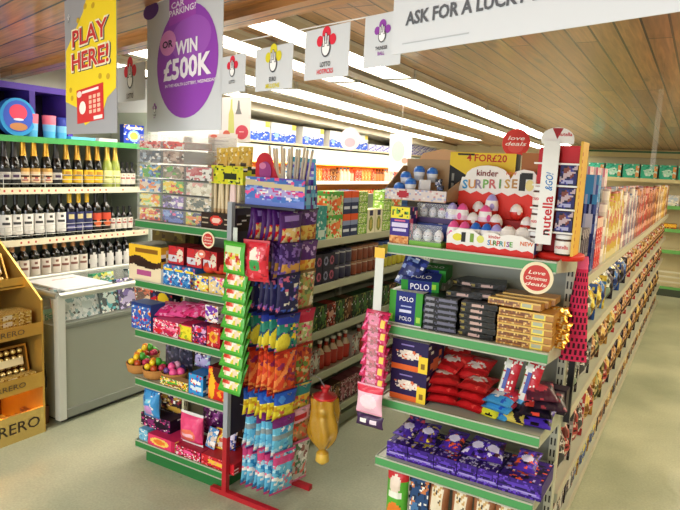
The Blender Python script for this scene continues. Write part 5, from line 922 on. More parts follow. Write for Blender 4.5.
# ---- fourth shelf: purple packs
def cbox(seed, c2): return art(0x3a1c80, ('r', 0, .22, 1, .27, 0x8a7ad0), ('r', 0, .48, 1, .53, 0x1c0c48), ('r', 0, .72, 1, .77, 0x8a7ad0), ('s', seed, .3, [0x5a36b0, 0x241058, 0x6a48c8], 9), ('r', .1, .28, .9, .36, 0xa898e0), ('e', .5, .62, .25, .12, c2))
pxs = [386, 407, 433, 456, 476, 497, 541]
for i in range(6):
    x0, x1 = XZ(pxs[i], Z2_, YG), XZ(pxs[i+1], Z2_, YG); w = x1-x0; d = .2; h = .062
    c2 = [0xe8d8c0, 0xd8c040, 0xe8582c, 0xd8d0f0, 0xe8e0f8, 0xe8582c][i]
    m = mpack(w-.003, d, h, cbox(i, 0x5a3ab8), 0x38187a, top=0x2a1460, n=(16, 8)); m.panel((-w/2+.003, -d/2+.002, h+.0006), X, Y, w-.009, d-.01, art(0x3c1e84, ('s', i+30, .45, [0x241058, 0x1a0c30, 0xb8a8e0, c2], 10), ('e', .5, .4, .3, .14, c2), ('s', i+9, .3, [WH, 0x5a40b0], 14, (.2, .25, .8, .55))), 18, 20)
    o = m.build('purple_chocolate_box', CARD); o.location = ((x0+x1)/2, YG+d/2, Z2_+.0005); tag(o, ['purple chocolate box at the far left, white and yellow print', 'purple chocolate box with a yellow spot, second from left', 'purple chocolate box with orange print, third from left', 'purple chocolate box with lilac lettering, fourth from left', 'narrow purple box with pale print, fifth from left', 'wide purple chocolate box at the right end, red side'][i], 'chocolate box')
    if i < 6:
        bgp = mbag(.085, .13, .026, art(0x44249a, ('s', i+50, .5, [0x1c1040, c2, 0x6a4ad0, 0x5a2a3a], 7), ('e', .5, .5, .3, .16, 0xe0d8f4)), cc=0x4a2aa0, seed=i).build('purple_chocolate_bag', FILM); bgp.location = ((x0+x1)/2, 2.215, Z2_+.0835); bgp.rotation_euler = (R(-76), 0, R(9*((i*2) % 3-1))); tag(bgp, 'purple chocolate bag lying on the box below, %s from the left' % nth(i+1), 'chocolate bag', 'purple bags on the boxes')
o = mbag(.075, .15, .02, art(0x2a1a50, ('s', 5, .4, [0x5a4a8a, 0x14102a, 0xa83a50], 8)), cc=0x1c1438, seed=2).build('hanging_chocolate_pack', FILM); o.location = (XZ(415, .6, 2.3), 2.33, Z2_+.085); tag(o, 'dark purple pack standing at the back left above the boxes', 'chocolate bag')
# ---- bottom shelf
z = Z1_
o = mbag(.10, .33, .07, art(0x58b038, ('r', 0, .72, 1, 1, 0xc82830), ('e', .5, .68, .25, .12, 0xe8d8c8), ('r', .2, .5, .8, .58, 0xf0f4e8), ('s', 4, .2, [0xe87a28, 0x3a8a28], 7, (.1, .1, .9, .45)), ('e', .5, .3, .35, .14, 0xe8802c)), cc=0x4a9a30, n=(14, 24), seed=3).build('festive_sweet_bag', FILM); o.location = (XZ(397, .3, 2.22), 2.23, z+.001); tag(o, 'green sweet bag with red and white festive top, bottom shelf left', 'sweet bag')
BX('blue_carton', 'dark blue carton beside the green festive bag', 'carton', 407, 425, z, .28, 2.22, .14, busy(81, 0x2a4a78, [0x1c3050, 0x4a78a8, 0xc87a4a], 6, .4), 0x1c3458)
bbg = bag('brown_snack_bag', .088, .30, .07, art(0xa06a48, ('e', .5, .68, .3, .26, 0xe8dcc0), ('s', 4, .3, [0x3a2a1c, 0xc8a060], 9, (.3, .55, .7, .85)), ('r', 0, 0, 1, .3, 0xb88a5a)), cc=0x7a4a30)
for i, px in enumerate((440, 463, 485, 507)): bbg.put((XZ(px, .35, 2.25), 2.25, z+.001), 'tall brown and cream snack bag on the bottom shelf, %s from left' % nth(i+1), 'snack bag', 'brown snack bags')
sbl = bag('small_white_bag', .07, .06, .03, art(0xd8c8b8, ('s', 2, .4, [0x3a2a2a, 0xc84a3a, WH])))
sbl.put((XZ(428, .2, 2.19), 2.195, z+.001), 'small white and red bag on the very front of the bottom shelf', 'snack bag')
# ---- clip strips and hanging things
o = M().box(-.018, .018, 0, .003, 0, .30, 0xd8dcd8).box(-.022, .022, -.002, 0, .27, .31, 0xf0c038).build('clip_strip', PLAS); o.location = (-1.065, 2.125, 1.0); o.rotation_euler.y = R(-6)*0; tag(o, 'white clip strip with a yellow top hanging at the unit\'s left edge', 'clip strip')
o = M().box(-.022, .022, 0, .0015, 0, .34, 0xe8a8c0).build('clip_strip', CLEAR); o.location = (-1.05, 2.072, .72); tag(o, 'translucent pink strip over the column of pink packs', 'clip strip')
pkk = bag('pink_sweet_pack', .11, .085, .03, art(0xc81f58, ('e', .4, .5, .35, .22, 0xe8609a), ('s', 3, .3, [0xf08ab8, 0x8a1038, 0xd83a78]), ('r', .78, .2, .95, .55, 0xf0c840)), cc=0xb01848, n=(12, 10))
for i in range(7): pkk.put((-1.055+.003*(i % 2), 2.085, .985-.047*i), 'pink sweet pack tilted forward in the hanging column, %s from the top' % nth(i+1), 'sweet pack', 'pink packs on the clip strip', rot=(R(-25), 0, R(-4)))
o = mbag(.115, .12, .035, art(0xf0c0d4, ('e', .5, .45, .35, .25, 0xf8dce8), ('r', 0, .75, 1, 1, 0xd82848)), cc=0xe8a0bc, seed=4).build('pale_pink_sweet_pack', FILM); o.location = (-1.048, 2.075, .655); tag(o, 'pale pink pack at the bottom of the pink column', 'sweet pack')
o = mbag(.12, .05, .025, art(0x3a1c4c, ('r', .15, .3, .4, .7, WH), ('r', .55, .3, .8, .7, 0xe8d8e8)), cc=0x2c143c, seed=5).build('dark_price_pack', FILM); o.location = (-1.045, 2.08, .60); tag(o, 'dark purple pack end with two white tags under the pale pink pack', 'sweet pack')
def spots(u, v): return art(0xc81c50, ('s', 7, .0, [0]))(u, v)
m = M(); H_ = .40
def pouch(s):
    def f(u, v): w_ = .028+.068*(1-v)**.8; th = .022*math.sin(PI*min(1, max(0, v*.9+.05)))**.6*max(0, 1-abs(2*u-1)**2.5)**.5; return ((u-.5)*w_*(1.0 if v < .93 else 1.15), s*(th+.001), v*H_)
    return f
def sp(u, v):
    K = 7; iu, iv = int(u*5), int(v*16); cu = (iu+.5+(.25 if iv % 2 else -.25))/5; cv = (iv+.5)/16
    return 0x3a0c20 if ((u-cu)*5)**2+((v-cv)*16)**2*.6 < .09 and v < .85 else (0xd42a58 if v < .88 else 0xe8608a)
m.grid(pouch(-1), 20, 60, sp, True); m.grid(pouch(1), 14, 20, lambda u, v: 0xc81c50, True, flip=True)
m.extr([(-.05, .0), (-.028, .0), (-.03, .12), (-.046, .1)], (0, .012, 0), X, Z, -Y, .004, 0xb01840)
o = m.build('spotted_gift_bag', FABR); o.location = (-.365, 2.40, .93); o.rotation_euler.z = R(15); tag(o, 'tall crimson gift bag with dark spots hanging at the unit\'s right corner', 'gift bag')
o = M().box(-.012, .012, -.01, .01, 0, .56, 0x16161c).build('black_hanging_strip', PLAS); o.location = (-.392, 2.575, .62); tag(o, 'black hanging strip behind the spotted crimson gift bag', 'strip')
# ================================================================== GOODS ON THE RIGHT-HAND GONDOLA
LN = {1.19: 'top', .90: 'second', .62: 'third', .28: 'fourth', .06: 'bottom'}
XF = -.418
gbp = pack('tall_gift_box', .085, .06, .44, art(0x2a3a80, ('r', 0, .72, 1, 1, 0x4a9ad8), ('e', .5, .5, .3, .16, 0xd8d8f0), ('s', 3, .3, [0x5a6ab8, 0x1c2460, 0xb8c0e8])), 0x24306c, sideart=art(0x2a3a80, ('r', 0, .72, 1, 1, 0x4a9ad8), ('e', .5, .5, .3, .16, 0xd8d8f0), ('s', 3, .3, [0x5a6ab8, 0x1c2460, 0xb8c0e8])))
stb = pack('striped_bottle_carton', .05, .05, .21, art(0x9a9098, ('s', 2, .4, [0x3a2a50, 0xc8c0c8, 0x2a2030], 9), ('r', .2, .5, .8, .8, 0x2c2448)), 0x7a7078, sideart=art(0x9a9098, ('s', 2, .4, [0x3a2a50, 0xc8c0c8, 0x2a2030], 9), ('r', .2, .5, .8, .8, 0x2c2448)))
rwb = pack('red_gift_carton', .055, .06, .24, art(0xd82a38, ('s', 5, .35, [0xf0604a, WH, 0xa01c28], 8), ('r', 0, .8, 1, 1, 0xe8c8b8)), 0xb01c2c, sideart=art(0xd82a38, ('s', 5, .35, [0xf0604a, WH, 0xa01c28], 8), ('r', 0, .8, 1, 1, 0xe8c8b8)))
grn = pack('green_gift_carton', .06, .06, .29, art(0x3f9a48, ('s', 6, .35, [0xe83a3a, 0xa8d870, 0xf0e8d8], 7), ('r', 0, .8, 1, 1, 0x60b850)), 0x2f8438, sideart=art(0x3f9a48, ('s', 6, .35, [0xe83a3a, 0xa8d870, 0xf0e8d8], 7), ('r', 0, .8, 1, 1, 0x60b850)))
pkc = pack('pink_card_box', .11, .06, .48, art(0xf0dce4, ('s', 9, .3, [0xe890b0, 0xd8c8e8, WH], 8), ('r', .7, .1, .95, .5, 0x5a9ad8), ('r', .2, .55, .6, .62, 0xd04a78)), 0xe0c8d4, sideart=art(0xf0dce4, ('s', 9, .3, [0xe890b0, 0xd8c8e8, WH], 8), ('r', .7, .1, .95, .5, 0x5a9ad8), ('r', .2, .55, .6, .62, 0xd04a78)))
rollp = {}
for nm, cs_ in {'white and yellow': [0xd8cc98, 0xc8a848, 0xc87868], 'red': [0xc83a40, 0xe0a8a0, 0xa82830], 'mauve': [0x9a7888, 0xc8a8b0, 0x7a5a78], 'brown': [0x9a5a40, 0xc88a68, 0x7a4430], 'blue-grey': [0x7a88a8, 0xb0b8c8, 0x5a6890], 'gold': [0xd0a040, 0xf0d080, 0xb88830], 'pale': [0xd8d0c8, 0xf0e8e0, 0xb8a8a8]}.items():
    pf = [(.018, 0)]+[(.018, .04*k) for k in range(1, 9)]+[(.016, .33), (.004, .33)]
    rollp[nm] = Proto(M().lathe(pf, [cs_[k % 3] for k in range(10)], 9).build('gift_wrap_roll', FILM))
def rp(pr_, x, y, z, l, c, g, rz=R(90), rot=None): pr_.put((x, y, z+.0005), l, c, g, rz=rz, rot=rot)
for i in range(3): rp(stb, XF-.03, 2.73+.056*i, 1.19, 'dark patterned slim carton, %s from the near end, right gondola top shelf' % nth(i+1), 'carton', 'slim patterned cartons')
rp(gbp, XF-.035, 3.02, 1.19, 'tall dark blue gift box with light blue top, right gondola', 'gift box', None)
rp(gbp, XF-.105, 2.90, 1.19, 'tall dark blue gift box standing in the second row', 'gift box', None)
for i in range(2): rp(grn, XF-.12, 2.70+.065*i, 1.191, 'green and red gift carton in the back row, %s one' % ['near', 'far'][i], 'gift carton', 'green gift cartons')
for i in range(3): rp(rwb, XF-.035, 3.11+.062*i, 1.19, 'red gift carton on the right gondola\'s top shelf, %s of three' % nth(i+1), 'gift carton', 'red gift cartons')
rp(pkc, XF-.11, 3.25, 1.19, 'tall pale pink card box, nearer one', 'card box', 'pink card boxes'); rp(pkc, XF-.11, 3.5, 1.19, 'tall pale pink card box, middle one', 'card box', 'pink card boxes'); rp(pkc, XF-.11, 3.75, 1.19, 'tall pale pink card box, farther one', 'card box', 'pink card boxes')
y = 3.33; i = 0; q = random.Random(5)
while y < 8.95:
    i += 1; k = q.choice(['white and yellow', 'white and yellow', 'pale']) if y < 4.1 else q.choice(['blue-grey', 'mauve', 'pale']) if y < 4.9 else q.choice(['mauve', 'brown', 'brown', 'red']) if y < 6.6 else q.choice(['gold', 'gold', 'brown', 'pale'])
    rollp[k].put((XF-.022, y, 1.1905), '%s gift wrap roll, %s from the near end, right gondola' % (k, nth(i)), 'gift wrap', 'upright gift wrap rolls', sc=(1, 1, .85+.3*q.random()))
    if y < 5.5: rollp[q.choice(['mauve', 'blue-grey', 'pale', 'red', 'white and yellow'])].put((XF-.068, y+.02, 1.1905), 'gift wrap roll in the second row, %s along' % nth(i), 'gift wrap', 'gift wrap rolls in the second row', sc=(1, 1, 1.15))
    y += .046 if y < 5.5 else .06
pal = {'white scribbled': (0xc8ccc0, [0x3a4a3a, 0x8aa090, 0xf0f0ea, 0x5a5a50]), 'blue': (0x2a58a8, [0x4a80d0, 0x1c3070, 0xe8d860]), 'yellow': (0xd8b83a, [0xf0e070, 0x8a6a28, 0x3a7ac0]), 'dark': (0x2c2430, [0x4a4058, 0x18141c, 0x8a8090]), 'brown': (0x8a5434, [0xb8805a, 0x4a2c1c, 0xd8b080]), 'red': (0xa82c34, [0xd05a58, 0x5a141c, 0xe8c0b0]), 'gold': (0xb88a3c, [0xe0c070, 0x7a5020, 0xf0e0b0]), 'black and white': (0x24242a, [0xd8d8d8, 0x4a4a50, 0x9a9a9a, 0xb89a8a]), 'olive': (0x6a6a3c, [0x9a9a5a, 0x3a3a20, 0xc8b880])}
pp = {k: pack('gift_pack', .105, .07, .17, busy(len(k)*3, a, b, 7, .62), a, sideart=busy(len(k)*3+2, a, b, 7, .62)) for k, (a, b) in pal.items()}
ppb = {k: bag('gift_bag', .105, .2, .085, busy(len(k)*3+1, a, b, 8, .62)) for k, (a, b) in pal.items()}
zn = {.90: [(3.3, ['white scribbled', 'white scribbled', 'yellow']), (3.9, ['blue', 'yellow', 'white scribbled']), (4.8, ['blue', 'dark', 'dark']), (9, ['brown', 'red', 'brown', 'gold'])],
 .62: [(3.4, ['black and white', 'white scribbled', 'black and white']), (4.3, ['olive', 'brown', 'gold']), (9, ['brown', 'red', 'brown', 'dark'])],
 .28: [(3.3, ['red', 'red', 'black and white']), (4.2, ['red', 'gold', 'olive']), (9, ['brown', 'dark', 'gold', 'dark'])],
 .06: [(3.2, ['black and white', 'dark']), (3.9, ['blue', 'gold']), (9, ['brown', 'gold', 'dark'])]}
for z, zz in zn.items():
    y = 2.68; i = 0; st_ = .112
    while y < 8.9:
        i += 1
        ks_ = next(k for lim, k in zz if y < lim); k = ks_[(i*7+i//3) % len(ks_)]
        use = ppb if (i % 3 != 1 and z != .06) else pp
        sc = (1, 1, {.90: 1.0, .62: .95, .28: 1.15, .06: 1.0}[z]*(.95 if use is ppb else 1))
        use[k].put((XF-.045, y, z+.0008), '%s gift %s, %s from near end, right gondola\'s %s shelf' % (k, 'bag' if use is ppb else 'pack', nth(i), LN[z]), 'gift pack', 'gifts on the right gondola\'s %s shelf' % LN[z], rz=R(90+[0, 6, -5][i % 3]), sc=sc); y += st_ if y < 6 else st_*1.15
# ================================================================== BACK WALL SHELVING
t = empty('back_wall_shelving', (-.35, 9.95, 0), 'cream shelving with green shelf edges across the back wall', 'shelving')
def KB(m, n, p=None): o = m.build(n, PAINT, p or t); o.location = (0, 0, 0) if p else (.35, -9.95, 0); return o
KB(M().box(-1.7, 1.35, 10.12, 10.14, 0, 1.92, 0xd0c69c), 'back_panel')
KB(M().box(-1.7, 1.35, 9.76, 10.12, 0, .10, 0x3a4434), 'plinth')
ZB = [.13, .65, .95, 1.27, 1.63]
for i, z in enumerate(ZB):
    yf = 9.78
    s = KB(M().box(-1.7, 1.35, yf+.01, 10.12, z-.03, z, 0xd8d2b0), 'shelf'); M().box(-1.7, 1.35, yf, yf+.01, z-.045, z+.006, 0x6ab05a if i != 4 else 0xd8cc98).build('price_strip', PAINT, s)
tl = pack('teal_pack', .21, .2, .2, art(0x3fc0a0, ('e', .5, .45, .3, .25, 0xb8f0dc), ('r', .78, .1, 1, .9, 0xe8a060), ('s', 4, .25, [0x2a9a80, 0xe0f8f0])), 0x34a88c)
for i in range(9): tl.put((-1.45+i*.235, 9.90, 1.6305), 'teal pack with pale print on the back wall\'s top shelf, %s from left' % nth(i+1), 'pack', 'teal packs on the back wall')
yp = pack('yellow_brown_pack', .16, .15, .07, art(0xe8b028, ('r', 0, 0, 1, .35, 0x7a3818), ('s', 3, .3, [0xf8d860, 0xc8501c])), 0xb88020); wp = pack('pale_pack', .15, .15, .15, busy(91, 0xe0dcd0, [0xb8c8d8, 0xf0ece0, 0xc8b8a0], 6, .5), 0xd0ccc0)
for i in range(10): yp.put((-1.0+i*.2, 9.88, .9505), 'yellow and brown pack on the back wall, %s from left' % nth(i+1), 'pack', 'yellow packs on the back wall')
for i in range(10): wp.put((-1.0+i*.2, 9.88, 1.2705), 'pale pack on the back wall\'s second shelf, %s from left' % nth(i+1), 'pack', 'pale packs on the back wall')
for z in (.15, .20, .25):
    pass
wr = M()
for k in range(3):
    z0 = .20+k*.07
    wr.box(-.75, .35, 9.74, 9.76, z0, z0+.02, 0xd8d4bc)
o = wr.box(-.75, -.73, 9.72, 9.775, .131, .38, 0xc8c4ac).box(.33, .35, 9.72, 9.775, .131, .38, 0xc8c4ac).build('slatted_rack_front', PAINT, t); o.location = (.35, -9.95, 0)
# ================================================================== HANGING SIGNS
DD = Vector((.94, -.34, 0)).normalized(); DN = DD.cross(Z)       # to the right, and towards the camera
def DP(px, py, q):
    d = fw + rt*((px-340)/FPX) - up*((py-255)/FPX); q = Vector(q); return EYE + d*((q-EYE).dot(DN)/d.dot(DN))
QB = (-1, 1.3, 0)
def emblem(m, o, s, c, words):
    for dx, dz, r_ in ((0, .95, .42), (-.62, .55, .33), (.62, .55, .33)): m.disc(o+DD*(dx*s)+Z*(dz*s), DD, Z, r_*s, r_*s, c, 14)
    m.disc(o+DN*.0006+Z*(s*.1), DD, Z, .46*s, .55*s, 0x44444c, 16); m.disc(o+DN*.0009+Z*(s*.1), DD, Z, .36*s, .45*s, 0xf4f4f4, 16)
    for dx, h in ((-.22, .5), (0, .66), (.22, .5)): m.obox(o+DN*.001+DD*(dx*s)+Z*(s*h), DD, Z, DN, .09*s, .32*s, .0002, 0x44444c); m.obox(o+DN*.0013+DD*(dx*s)+Z*(s*h), DD, Z, DN, .045*s, .28*s, .0002, 0xf4f4f4)
    for i, wd in enumerate(words): m.text(wd, o+DN*.001-Z*(s*(.85+.42*i)), DD, Z, .28*s, [0x3a3a42, c][i], w=s*.2*len(wd), bold=.02)
def hang_sheet(name, label, pxs, q, zt, cat='sign', col=0xccd0d4, th=.0012):
    a, b = DP(pxs[0], pxs[2], q), DP(pxs[1], pxs[3], q); w = (b-a).dot(DD); h = zt-min(a.z, b.z); o = Vector((a.x, a.y, zt-h))
    m = M(); m.extr([(0, 0), (w, 0), (w, h), (0, h)], o, DD, Z, DN, th, col)
    return m, o, w, h
flags = [('lottery_flag', 'small white lottery flag with a red emblem between the two big banners', 117, 145, 103, 0xd8203c, ['LOTTO']),
 ('lottery_flag', 'white lottery flag with red emblem right of the purple banner', 220, 245, 94, 0xd8203c, ['LOTTO']),
 ('lottery_flag', 'white lottery flag with a yellow emblem', 255, 292, 92, 0xd8cc28, ['EURO', 'MILLIONS']),
 ('lottery_flag', 'white lottery flag with a red emblem and two lines of text', 304, 348, 81, 0xd8203c, ['LOTTO', 'HOTPICKS']),
 ('lottery_flag', 'white lottery flag with a purple emblem beside the large white banner', 363, 400, 69, 0x8a3aa0, ['THUNDER', 'BALL'])]
zstr = 1.922
for i, (nm, lab, p0, p1, pb, c, wd) in enumerate(flags):
    tops = DP(p0, {0: 68, 1: 58, 2: 50, 3: 32, 4: 18}[i], QB).z
    m, o, w, h = hang_sheet(nm, lab, (p0, p1, pb, pb-8), QB, tops)
    emblem(m, o+DD*(w*.5)+Z*(h*.56)+DN*.001, w*.23, c, wd); tag(m.build(nm, PAPER), lab, 'flag', 'lottery bunting flags')
a, b = DP(112, 66, QB), DP(402, 11, QB)
n_ = 12; o = M().tube([a+(b-a)*(k/n_)-DN*.003+Z*(.002) for k in range(n_+1)], .0016, 0xe8e8e8, 5).tube([a, Vector((a.x, a.y, 2.127))], .0012, 0xe8e8e8, 5).tube([b, Vector((b.x, b.y, 2.127))], .0012, 0xe8e8e8, 5).build('bunting_string', PAPER); tag(o, 'white string carrying the row of lottery flags', 'string')
# purple prize banner
m, o, w, h = hang_sheet('prize_banner', '', (147, 221, 132, 128), QB, 2.128, th=.002)
L0 = lambda u, z, k=1: Vector((o.x, o.y, 0))+DD*(u*w)+Z*z+DN*(.0008*k)
zz = lambda py: DP(184, py, QB).z
kx = w/74.0; PVI = 0x8a3fae; ky = (zz(40)-zz(80))/40
m.disc(L0(.56, (zz(4)+zz(118))/2), DD, Z, 29.5*kx, (zz(4)-zz(118))/2, 0x9442b4, 40)
m.disc(L0(.62, zz(40), 1.5), DD, Z, 19*kx, 22*ky, 0xa458c0, 24)
m.disc(L0(.06, zz(-2), 1), DD, Z, 9*kx, 9*ky, 0x5a2d91, 20)
m.poly(L0(.34, zz(22), 2), DD, Z, [(0, 0), (26*kx, 4*ky), (26*kx, zz(-6)-zz(22)), (0, zz(-6)-zz(22))], 0xa848b8)
m.disc(L0(.325, zz(39), 2.5), DD, Z, 8.5*kx, 13*ky, 0xe08cc8, 24)
m.text('CAR', L0(.46, zz(2), 3), DD, Z, 6*ky, 0xf6ecf8, w=13*kx, bold=.02); m.text('PARKING?', L0(.52, zz(9.5), 3), DD, Z, 6*ky, 0xf6ecf8, w=26*kx, bold=.02)
m.text('OR', L0(.325, zz(40), 3.5), DD, Z, 7*ky, 0x30203a, w=11*kx, bold=.03)
m.text('WIN', L0(.58, zz(47), 4), DD, Z, 13*ky, 0xfaf4fa, w=21*kx, bold=.035); m.text('£500K', L0(.58, zz(67.5), 4), DD, Z, 20*ky, 0xfaf4fa, w=46*kx, bold=.035)
m.text('IN THE HEALTH LOTTERY, WEDNESDAY', L0(.62, zz(84), 4), DD, Z, 3*ky, 0xf4e8f4, w=48*kx, bold=.02)
emblem(m, L0(.13, zz(108), 2), 6*ky, 0x8a3aa0, ['THUNDER', 'BALL'])
o_ = m.build('prize_banner', PAPER); tag(o_, 'white banner with a large purple prize drop, hanging above the sweets unit', 'banner')
# yellow banner
QY = (-1, 1.06, 0)
m, o, w, h = hang_sheet('play_banner', '', (66.5, 117, 131, 133), QY, 2.128, col=0x9a9ca2, th=.002)
kx = w/50.0; zz = lambda py: DP(92, py, QY).z; ky = (zz(40)-zz(80))/40
m.poly(L0(0, 0, .8), DD, Z, [(.02*w, zz(42)), (.02*w, zz(60)), (0, zz(98)), (13*kx, zz(106)), (21*kx, zz(125)), (38*kx, zz(114)), (42*kx, zz(100)), (49.5*kx, zz(92)), (w, zz(60)), (w, 2.127), (26*kx, 2.127), (20*kx, zz(8))], 0xf2d61e)
for tx, u, py, wd in (('PLAY', .52, 32, 36), ('HERE!', .52, 57, 38)):
    m.text(tx, L0(u, zz(py), 1.6)+DD*(.8*kx)-Z*(.9*ky), DD, Z, 19*ky, 0x3a3a48, w=wd*kx, bold=.05); m.text(tx, L0(u, zz(py), 2.2), DD, Z, 19*ky, 0xf4ecc8, w=wd*kx, bold=.05); m.text(tx, L0(u, zz(py), 2.8), DD, Z, 17*ky, 0xc8282c, w=(wd-2)*kx, bold=.02)
c0 = L0(.52, zz(104), 1.8); U2 = (DD+Z*.04).normalized(); V2 = (Z-U2*Z.dot(U2)).normalized()
m.obox(c0, U2, V2, DN, 13*kx, 18*ky, .0006, 0xd0262a); m.obox(c0+V2*(14*ky)+DN*.001+U2*kx, U2, V2, DN, 8*kx, 1.3*ky, .0003, WH); m.disc(c0-U2*(10*kx)+V2*(13*ky)+DN*.001, U2, V2, 2.6*kx, 3.5*ky, 0xf4d8d0, 12)
for r_ in range(4):
    for c in range(3): m.obox(c0+U2*((1+c*4)*kx)+V2*((7-r_*5)*ky)+DN*.001, U2, V2, DN, 1.3*kx, 1.8*ky, .0003, 0xf0c0a8)
m.disc(c0-U2*(7*kx)-V2*(2*ky)+DN*.001, U2, V2, 3.4*kx, 7*ky, 0xf6f0ea, 14); m.obox(c0+U2*(8*kx)-V2*(15*ky)+DN*.001, U2, V2, DN, 4*kx, 1.8*ky, .0003, 0xf4f0ea)
for u, py in ((.45, 3), (.30, 14), (.72, 78), (.86, 80), (.12, 86), (.6, 6), (.15, 95)): m.disc(L0(u, zz(py), 1.6), DD, Z, 1.6*kx, 3*ky, 0xc8a41c, 10)
emblem(m, L0(.1, zz(8), 1.6), 4*ky, 0xd8d8d8, ['LOTTO'])
o_ = m.build('play_banner', PAPER); tag(o_, 'yellow and grey lottery banner with red capital letters, hanging over the wine', 'banner')
# long white banner
QA = (-.95, 1.2, 0)
a = DP(391, 55, QA); zb = a.z; w = .92; o = Vector((a.x, a.y, zb)); m = M().extr([(0, 0), (w, 0), (w, 2.128-zb), (0, 2.128-zb)], o, DD, Z, DN, .002, 0xcdd1d5)
def AT(tx, px, py, hpx, wpx, c, bold=.03): p = DP(px, py, QA); kz = .0001; s_ = (DP(px, py-10, QA)-p).length/10; ww = (DP(px+wpx/2, py, QA)-DP(px-wpx/2, py, QA)).dot(DD); m.text(tx, p+DN*.0015, DD, Z, hpx*s_, c, w=ww, bold=bold)
bz = zb; xl = DP(407, 25, QA)
full = 'ASK FOR A LUCKY DIP'; p0 = DP(407, 22, QA); s1 = (DP(407, 12, QA)-p0).length/10
vs, fs, gx0, gx1, _ = glyphs('ASK FOR A LUCK', .03, 0); pL, pR = DP(406, 22, QA), DP(518, 4, QA); kk = (pR-pL).dot(DD)/(gx1-gx0)
vs, fs, fx0, fx1, _ = glyphs(full, .03, 0); zc = o.z+.058
m.text(full, Vector((pL.x, pL.y, zc))+DN*.0015, DD, Z, 12.5*s1, 0x55585e, w=(fx1-fx0)*kk, bold=.03, align='l')
m.obox(Vector((pL.x, pL.y, o.z+.016))+DD*.07+DN*.0012, DD, Z, DN, .075, .0009, .0002, 0xb0b4b8)
o_ = m.build('lottery_banner', PAPER); tag(o_, 'long white banner with dark grey capitals across the top right', 'banner')
# cards, round signs
m = M(); x0, x1 = XZ(219, 1.8, 2.5), XZ(250.5, 1.8, 2.5); zt = P(235, 97, 'y', 2.5).z; zb = P(235, 142, 'y', 2.5).z; w = x1-x0; h = zt-zb
m.box(0, w, 0, .002, 0, h, 0xf6f6f4).extr([(w*.30, h*.2), (w*.5, h*.2), (w*.47, h*.62), (w*.42, h*.75), (w*.42, h*.95), (w*.37, h*.95), (w*.36, h*.75), (w*.31, h*.62)], (0, -.0005, 0), X, Z, -Y, .0004, 0xdce68a).extr([(w*.52, h*.62), (w*.72, h*.62), (w*.66, h*.75), (w*.64, h*.92), (w*.60, h*.92), (w*.58, h*.75)], (0, -.0005, 0), X, Z, -Y, .0004, 0x8a8e90).disc((w*.25, -.0008, h*.16), X, Z, w*.12, h*.1, 0xe0705a, 14).disc((w*.74, -.0008, h*.22), X, Z, w*.2, h*.16, 0xe2566c, 20).box(w*.66, w*.8, -.0012, -.0009, h*.22, h*.24, 0xf8d8dc)
o = m.build('bottle_poster', PAPER); o.location = (x0, 2.5, zb); tag(o, 'white poster with bottle pictures and a pink disc, right of the purple banner', 'poster')
o = M().tube([(x0+w/2, 2.503, zt), (x0+w/2, 2.503, cz(2.5))], .0012, 0xd8d8d8, 5).build('cord', PAPER); tag(o, 'thin cord holding the bottle poster from the ceiling', 'cord')
x0, x1 = XZ(208, 1.66, 2.45), XZ(237, 1.66, 2.45); zb = P(222, 168, 'y', 2.45).z; zt = P(222, 134, 'y', 2.45).z; w = x1-x0; h = zt-zb
m = M().box(0, w, 0, .002, 0, h, 0xf4f4f2); m.panel((0, -.0006, 0), X, Z, w, h*.35, art(0xf4e8d0, ('w', .35, .12, 9, 0xe8602c), ('w', .2, .1, 12, 0xc83020), ('s', 3, .2, [0xf0b040], 8)), 16, 8); m.box(w*.08, w*.7, -.0008, -.0004, h*.78, h*.81, 0xa8aeb4).box(w*.08, w*.5, -.0008, -.0004, h*.68, h*.70, 0xb8bec4).disc((w*.2, -.0008, h*.93), X, Z, w*.12, h*.05, 0xe0806a, 12)
o = m.build('offer_card', PAPER); o.location = (x0, 2.45, zb); tag(o, 'small white card with an orange flame border standing behind the yellow box', 'card')
o = M().box(-.01, .01, 0, .003, 1.292, zb+.02, 0xd8d8d4).build('card_holder', PLAS); o.location = ((x0+x1)/2, 2.4525, 0); tag(o, 'thin clear holder carrying the flame-bordered card', 'card holder')
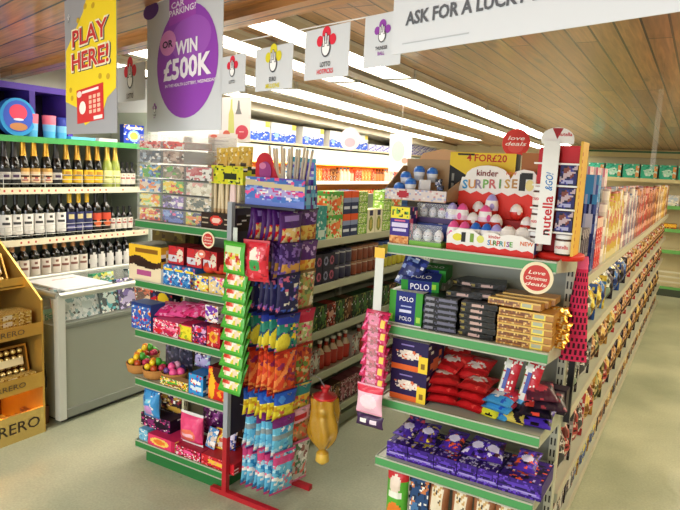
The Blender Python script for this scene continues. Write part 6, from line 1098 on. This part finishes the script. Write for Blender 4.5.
def hangdisc(px, py, y, rpx, c, c2, nm, lab, txt=None):
    p = P(px, py, 'y', y); r_ = rpx/FPX*(p-EYE).dot(fw); m = M().disc((0, 0, 0), X, Z, r_, r_, c, 28, th=.003).disc((0, -.001, -r_*.3), X, Z, r_*.55, r_*.4, c2, 18)
    for i, tx in enumerate(txt or []): m.text(tx, (0, -.0015, r_*(.35-.4*i)), X, Z, r_*.28, 0xfaf4f0, w=r_*.3*len(tx), shear=.25)
    m.tube([(0, .0, r_), (0, .0, cz(y)-p.z)], .0012, 0xe0e0e0, 5); o = m.build(nm, PAPER); o.location = p; tag(o, lab, 'sign')
hangdisc(350, 139, 4.5, 11.5, 0xf0d4d8, 0xe0a8b4, 'round_hanging_sign', 'pale pink round sign hanging in front of the chiller')
hangdisc(516, 143, 4.2, 14, 0xd83028, 0xe05048, 'round_hanging_sign', 'red round sign hanging beyond the egg display', ['love', 'deals'])
x0, x1 = XZ(389, 1.7, 4.5), XZ(411, 1.7, 4.5); zb, zt = P(400, 172, 'y', 4.5).z, P(400, 134, 'y', 4.5).z; w = x1-x0
o = M().box(0, w, 0, .002, 0, zt-zb, 0xf4f6f4).disc((w*.4, -.0006, (zt-zb)*.55), X, Z, w*.3, w*.42, 0xb8e4c4, 16).disc((w*.72, -.0009, (zt-zb)*.3), X, Z, w*.14, w*.12, 0xe8a090, 12).tube([(w/2, .003, zt-zb), (w/2, .003, cz(4.5)-zb)], .0012, 0xe0e0e0, 5).build('hanging_poster', PAPER); o.location = (x0, 4.5, zb); tag(o, 'white poster with a pale green disc hanging before the chiller', 'poster')
p0, p1 = P(657, 92, 'y', 3.6), P(652, 170, 'y', 3.6)
m = M(); m.box(-.012, .012, -.12, .12, 0, p0.z-p1.z, 0xf0e4cc).tube([(0, 0, p0.z-p1.z), (0, 0, cz(3.6)-p1.z)], .0015, 0xe0e0e0, 5)
o = m.build('hanging_aisle_sign', CLEAR); o.location = p1; o.rotation_euler.z = R(4); tag(o, 'translucent aisle sign hanging edge-on over the right-hand aisle', 'sign')
